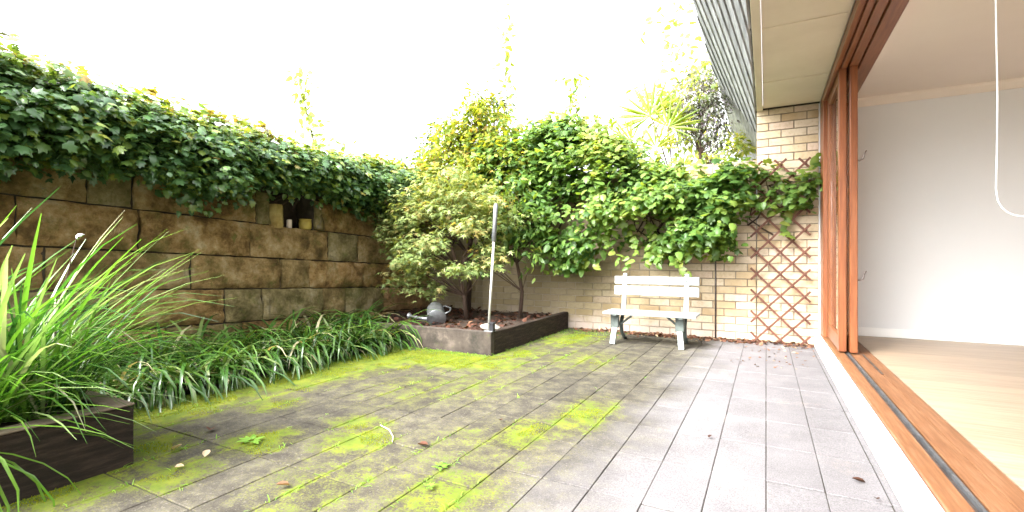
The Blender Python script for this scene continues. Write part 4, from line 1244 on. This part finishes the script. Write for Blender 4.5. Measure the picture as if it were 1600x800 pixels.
# ------------------------------------------------------------------ foreground box with its grasses
FX, FY, FH = -2.53, 1.12, .275
fb = empty('planter_box', (FX, FY, 0), 'low dark timber planter box in the near corner, full of long lime grass', 'planter')
def fp(mb, name, mat, bevel=.004):
    o = mb.build(name, mat, fb, bevel)
    o.location = (-FX, -FY, 0)
    return o
fp(MB().box((FX - .06, -1.0, -.05), (FX, FY, FH - .012)), 'side_board', M['sleeper'])
fp(MB().box((FX - 1.0, FY - .06, -.05), (FX - .062, FY - .002, FH - .014)), 'end_board', M['sleeper'])
fp(MB().box((FX - .085, -1.0, FH - .010), (FX + .004, FY + .004, FH)), 'cap_board', M['sleeper_top'])
fp(MB().box((FX - 1.0, FY - .08, FH - .0105), (FX - .087, FY + .003, FH - .0005)), 'cap_board', M['sleeper_top'])
so = lumpy('soil', FX - 1.0, FX - .05, -1.0, FY - .04, 20, 30, FH - .04, M['soil'], .03, fb)
so.location = (-FX, -FY, 0)
BLG = [blade(6, .0098, a, .3, tw, 2.4) for a, tw in ((.28, .3), (.5, -.4), (.7, .5), (.12, .1))]
FG = [(-2.8, .9, 100, .68, .55, 'lime grass clump at the outer corner of the foreground box', 60), (-3.0, .8, 100, .95, .5, 'lime grass clump set just in from the corner of the foreground box', 60),
      (-2.75, .62, 80, .7, .6, 'lime grass clump along the near side of the foreground box', 60), (-3.15, 1.0, 90, .6, .5, 'lime grass clump at the end board of the foreground box by the border', 50),
      (-3.1, .5, 90, 1.08, .5, 'tallest lime grass clump at the picture edge in the foreground box', 70)]
for x, y, n, L, tl, lab, no in FG:
    clump('lime_grass', (x, y, FH - .03), n, L, tl, L_LIME, lab, 'grass plant', 'lime grass clumps in the foreground box', no, (.42, .28), .1, BLG, bias=(R(20), .3))
# long loose blades thrown out over the edge, and flower stems
lb = empty('long_grass', (-2.85, .75, FH - .03), 'stiff pale grass with very long bleached blades leaning out of the foreground box', 'grass plant')
n = 64
az = R(1) * rng.uniform(-30, 95, n)
ln = rng.uniform(.1, 1.2, n)
Lg = rng.uniform(.8, 1.12, n) * (1.12 - .44 * ln)
yd = np.stack([np.cos(az), np.sin(az), 0 * az], 1)
zd = np.stack([np.cos(az) * np.sin(ln), np.sin(az) * np.sin(ln), np.cos(ln)], 1)
scatter(lb, 'leaf', 'leaf_mass', [blade(6, .0085, a, .3, t_, 2.6) for a, t_ in ((.18, .2), (.1, -.2), (.3, .3))], frames(rng.normal(0, .05, (n, 3)) * np.array([1, 1, 0]), zd, yd, Lg), rng.normal(.8, .12, n), L_LIME, n)
lb2 = empty('long_grass', (-2.68, .5, FH - .03), 'drooping pale grass at the bottom corner of the view, blades trailing over the box side', 'grass plant')
az = R(1) * np.array([-10, 15, 40, 60, 80, 25, 50, 0, 70, 35, 20, 55, 10, 45])
ln = np.array([1.1, 1.2, 1.0, 1.15, .9, 1.35, 1.3, .9, 1.25, .7, .8, 1.45, 1.4, 1.5])
Lg = np.array([.5, .6, .7, .65, .7, .6, .7, .5, .75, .8, .7, .6, .5, .65])
n = len(az)
yd = np.stack([np.cos(az), np.sin(az), 0 * az], 1)
zd = np.stack([np.cos(az) * np.sin(ln), np.sin(az) * np.sin(ln), np.cos(ln)], 1)
scatter(lb2, 'leaf', 'leaf_mass', [blade(6, .011, a, .3, t_, 2.6) for a, t_ in ((.5, .2), (.8, -.2), (.35, .3))], frames(rng.normal(0, .05, (n, 3)) * np.array([1, 1, 0]), zd, yd, Lg), rng.normal(.7, .15, n), L_LIME, n)
fl = empty('flower_stem', (-3.02, 1.0, FH - .03), 'thin stem with a small pale violet flower above the foreground grasses', 'flower')
top = Vector((.10, .06, .80))
MB().tube([(0, 0, 0), (.02, .01, .4), top], [.004, .0035, .002], 6).build('stem', M['bark'], fl, smooth=True)
for k in range(5):
    a = k * 2 * math.pi / 5
    V, F = T_SMALL[0]
    m = frames(np.array([list(top)]), np.array([[.5 * math.cos(a) * .5, .5 * math.sin(a) - .6, .6]]), np.array([[math.cos(a), math.sin(a) * .5, math.sin(a) * .9]]), [.026])[0]
    o = link('petal', fast_mesh('petal', V * np.array([1.6, 1, 1]), F, M['flower'], np.full(len(F), .7)), fl)
    o.matrix_basis = Matrix(m.tolist())

# ------------------------------------------------------------------ moss, seedlings, litter
n = 0
P = []
while len(P) < 16000:
    x, y = random.uniform(-3.5, -.7), random.uniform(.5, 5.95)
    if x < -2.3 and y > 3.93:
        continue
    a = moss_amount(x, y) + .8 * noise.noise(Vector((x * 5, y * 5, 2)))
    if a > .8:
        P.append((x, y, -.001))
P = np.array(P)
n = len(P)
tuft = (np.array([(-.25, 0, 0), (.25, 0, 0), (.1, .15, .8), (0, -.25, 0), (0, .25, 0), (-.2, .05, .65), (.2, .2, 0), (-.2, -.2, 0), (.0, -.25, .7)]), np.array([(0, 1, 2), (3, 4, 5), (6, 7, 8)]))
az = rng.uniform(0, 6.28, n)
m = frames(P, np.tile([[0, 0, 1.0]], (n, 1)), np.stack([np.cos(az), np.sin(az), 0 * az], 1), rng.uniform(.004, .009, n))
mo = scatter(None, 'moss', 'moss', [tuft], m, rng.normal(.72, .2, n), M['moss'], 0)
# seedlings and weeds in the joints and along the bed edge
P = []
for k in range(1600):
    P.append((-3.47 + abs(rng.normal(0, .09)), rng.uniform(.9, 3.95), -.004))
for k in range(500):
    P.append((rng.uniform(-2.25, -1.5), 5.9 - abs(rng.normal(0, .3)), -.004))
for k in range(260):
    P.append((PX + .02 + abs(rng.normal(0, .04)), rng.uniform(3.9, 5.9), -.004))
for k in range(420):
    P.append((rng.uniform(-3.4, -2.3), 3.92 - abs(rng.normal(0, .05)), -.004))
for i in range(-16, -3):
    for k in range(26):
        yy = rng.uniform(.8, 4.5)
        if moss_amount(i * PW, yy) > .25 or rng.uniform() < .12:
            for q_ in range(4):
                P.append((i * PW + rng.normal(0, .008), yy + rng.normal(0, .03), -.006))
P = np.array(P)
n = len(P)
az = rng.uniform(0, 6.28, n)
ln = rng.uniform(0, .6, n)
m = frames(P, np.stack([np.sin(ln) * np.cos(az), np.sin(ln) * np.sin(az), np.cos(ln)], 1), np.stack([np.cos(az), np.sin(az), 0 * az], 1), rng.uniform(.02, .055, n))
scatter(None, 'grass', 'grass', [blade(3, .06, .6), blade(3, .05, 1.0)], m, rng.uniform(0, 1, n), L_WEED, 0)
def sprig(x, y, s, label):
    t = empty('weed', (x, y, 0), label, 'weed', 'weeds in the paving joints')
    n = 16
    a = rng.uniform(0, 6.28, n)
    m = frames(np.stack([.2 * s * np.cos(a), .2 * s * np.sin(a), np.full(n, .012)], 1), np.stack([-.4 * np.cos(a), -.4 * np.sin(a), np.ones(n)], 1), np.stack([np.cos(a), np.sin(a), .3 + 0 * a], 1), s * rng.uniform(.7, 1.2, n))
    scatter(t, 'leaf', 'leaf_mass', T_SMALL, m, rng.normal(.6, .2, n), L_WEED, n)
sprig(-2.29, 1.52, .055, 'flat bright green weed on the moss near the foreground box')
sprig(-1.27, 1.72, .034, 'small green weed tuft in a long paving joint in the near middle')
sprig(-1.2, 1.55, .024, 'tiny weed tuft in the joint nearest the bottom of the view')
# leaf litter
def litter(n, fx, fy, fz, size, tint, name='leaf_litter'):
    P = np.stack([fx(n), fy(n), fz(n)], 1)
    az = rng.uniform(0, 6.28, n)
    m = frames(P, np.array([0, 0, 1]) + rng.normal(0, .4, (n, 3)), np.stack([np.cos(az), np.sin(az), 0 * az], 1), size * rng.uniform(.6, 1.3, n))
    scatter(None, name, name, T_VINE, m, rng.normal(tint, .25, n), L_DRY, 0)
litter(520, lambda n: rng.uniform(-2.2, .42, n), lambda n: 5.97 - np.abs(rng.normal(0, .09, n)), lambda n: rng.uniform(.004, .022, n), .05, .5)
litter(900, lambda n: rng.uniform(-4.4, -2.42, n), lambda n: rng.uniform(4.05, 5.95, n), lambda n: rng.uniform(.17, .2, n), .055, .1)
litter(70, lambda n: rng.uniform(-.3, .42, n), lambda n: rng.uniform(4.6, 5.95, n), lambda n: np.full(n, .005), .03, .6)
LF = [(-2.65, 1.53, .06, .25, 'curled reddish dry leaf on the moss by the corner of the foreground box'), (-2.53, 1.28, .05, .9, 'narrow pale dry leaf lying just off the foreground box corner'),
      (-2.3, 1.3, .045, 1.0, 'whitish dry petal-like leaf on the grey paver below the green weed'), (-2.3, 1.17, .04, .95, 'pale yellow leaf scrap on the mossy paver nearest the foreground box'),
      (-1.71, 1.3, .05, .7, 'pinkish curled dry leaf on the grey near paver left of centre'), (-1.52, 1.88, .055, .3, 'brown curled leaf with a stalk beside the long weed-filled joint'),
      (-1.34, 2.38, .03, .1, 'small dark seed-like dry leaf in the middle of the patio'), (-.26, 2.65, .028, .0, 'tiny black leaf scrap on the clean grey pavers'),
      (.36, 2.42, .045, .12, 'brown dry leaf on the clean pavers by the white sill'), (.37, 2.28, .03, .1, 'smaller brown leaf scrap nearer than the one by the white sill')]
for x, y, s, t_, lab in LF:
    V, F = fan([(0, 0), (.3, .1), (.36, .45), (.2, .8), (0, 1), (-.2, .8), (-.36, .45), (-.3, .1)], (0, .45), -.7, -.35)
    me = fast_mesh('dry_leaf', V, F, L_DRY, np.full(len(F), t_))
    o = link('dry_leaf', me, None, (x, y, .008))
    o.scale = (s,) * 3
    o.rotation_euler = (random.uniform(-.2, .2), random.uniform(-.2, .2), random.uniform(0, 6.28))
    tag(o, lab, 'leaf', 'dry leaves fallen on the patio')
# fallen pale twig
tag(MB().tube([(-1.88, 2.0, .008), (-1.78, 1.96, .012), (-1.7, 1.9, .01), (-1.66, 1.85, .006)], [.003, .003, .0025, .002], 6).build('twig', M['wax'], smooth=True),
    'thin pale curved twig lying on the mossy pavers in mid patio', 'twig')
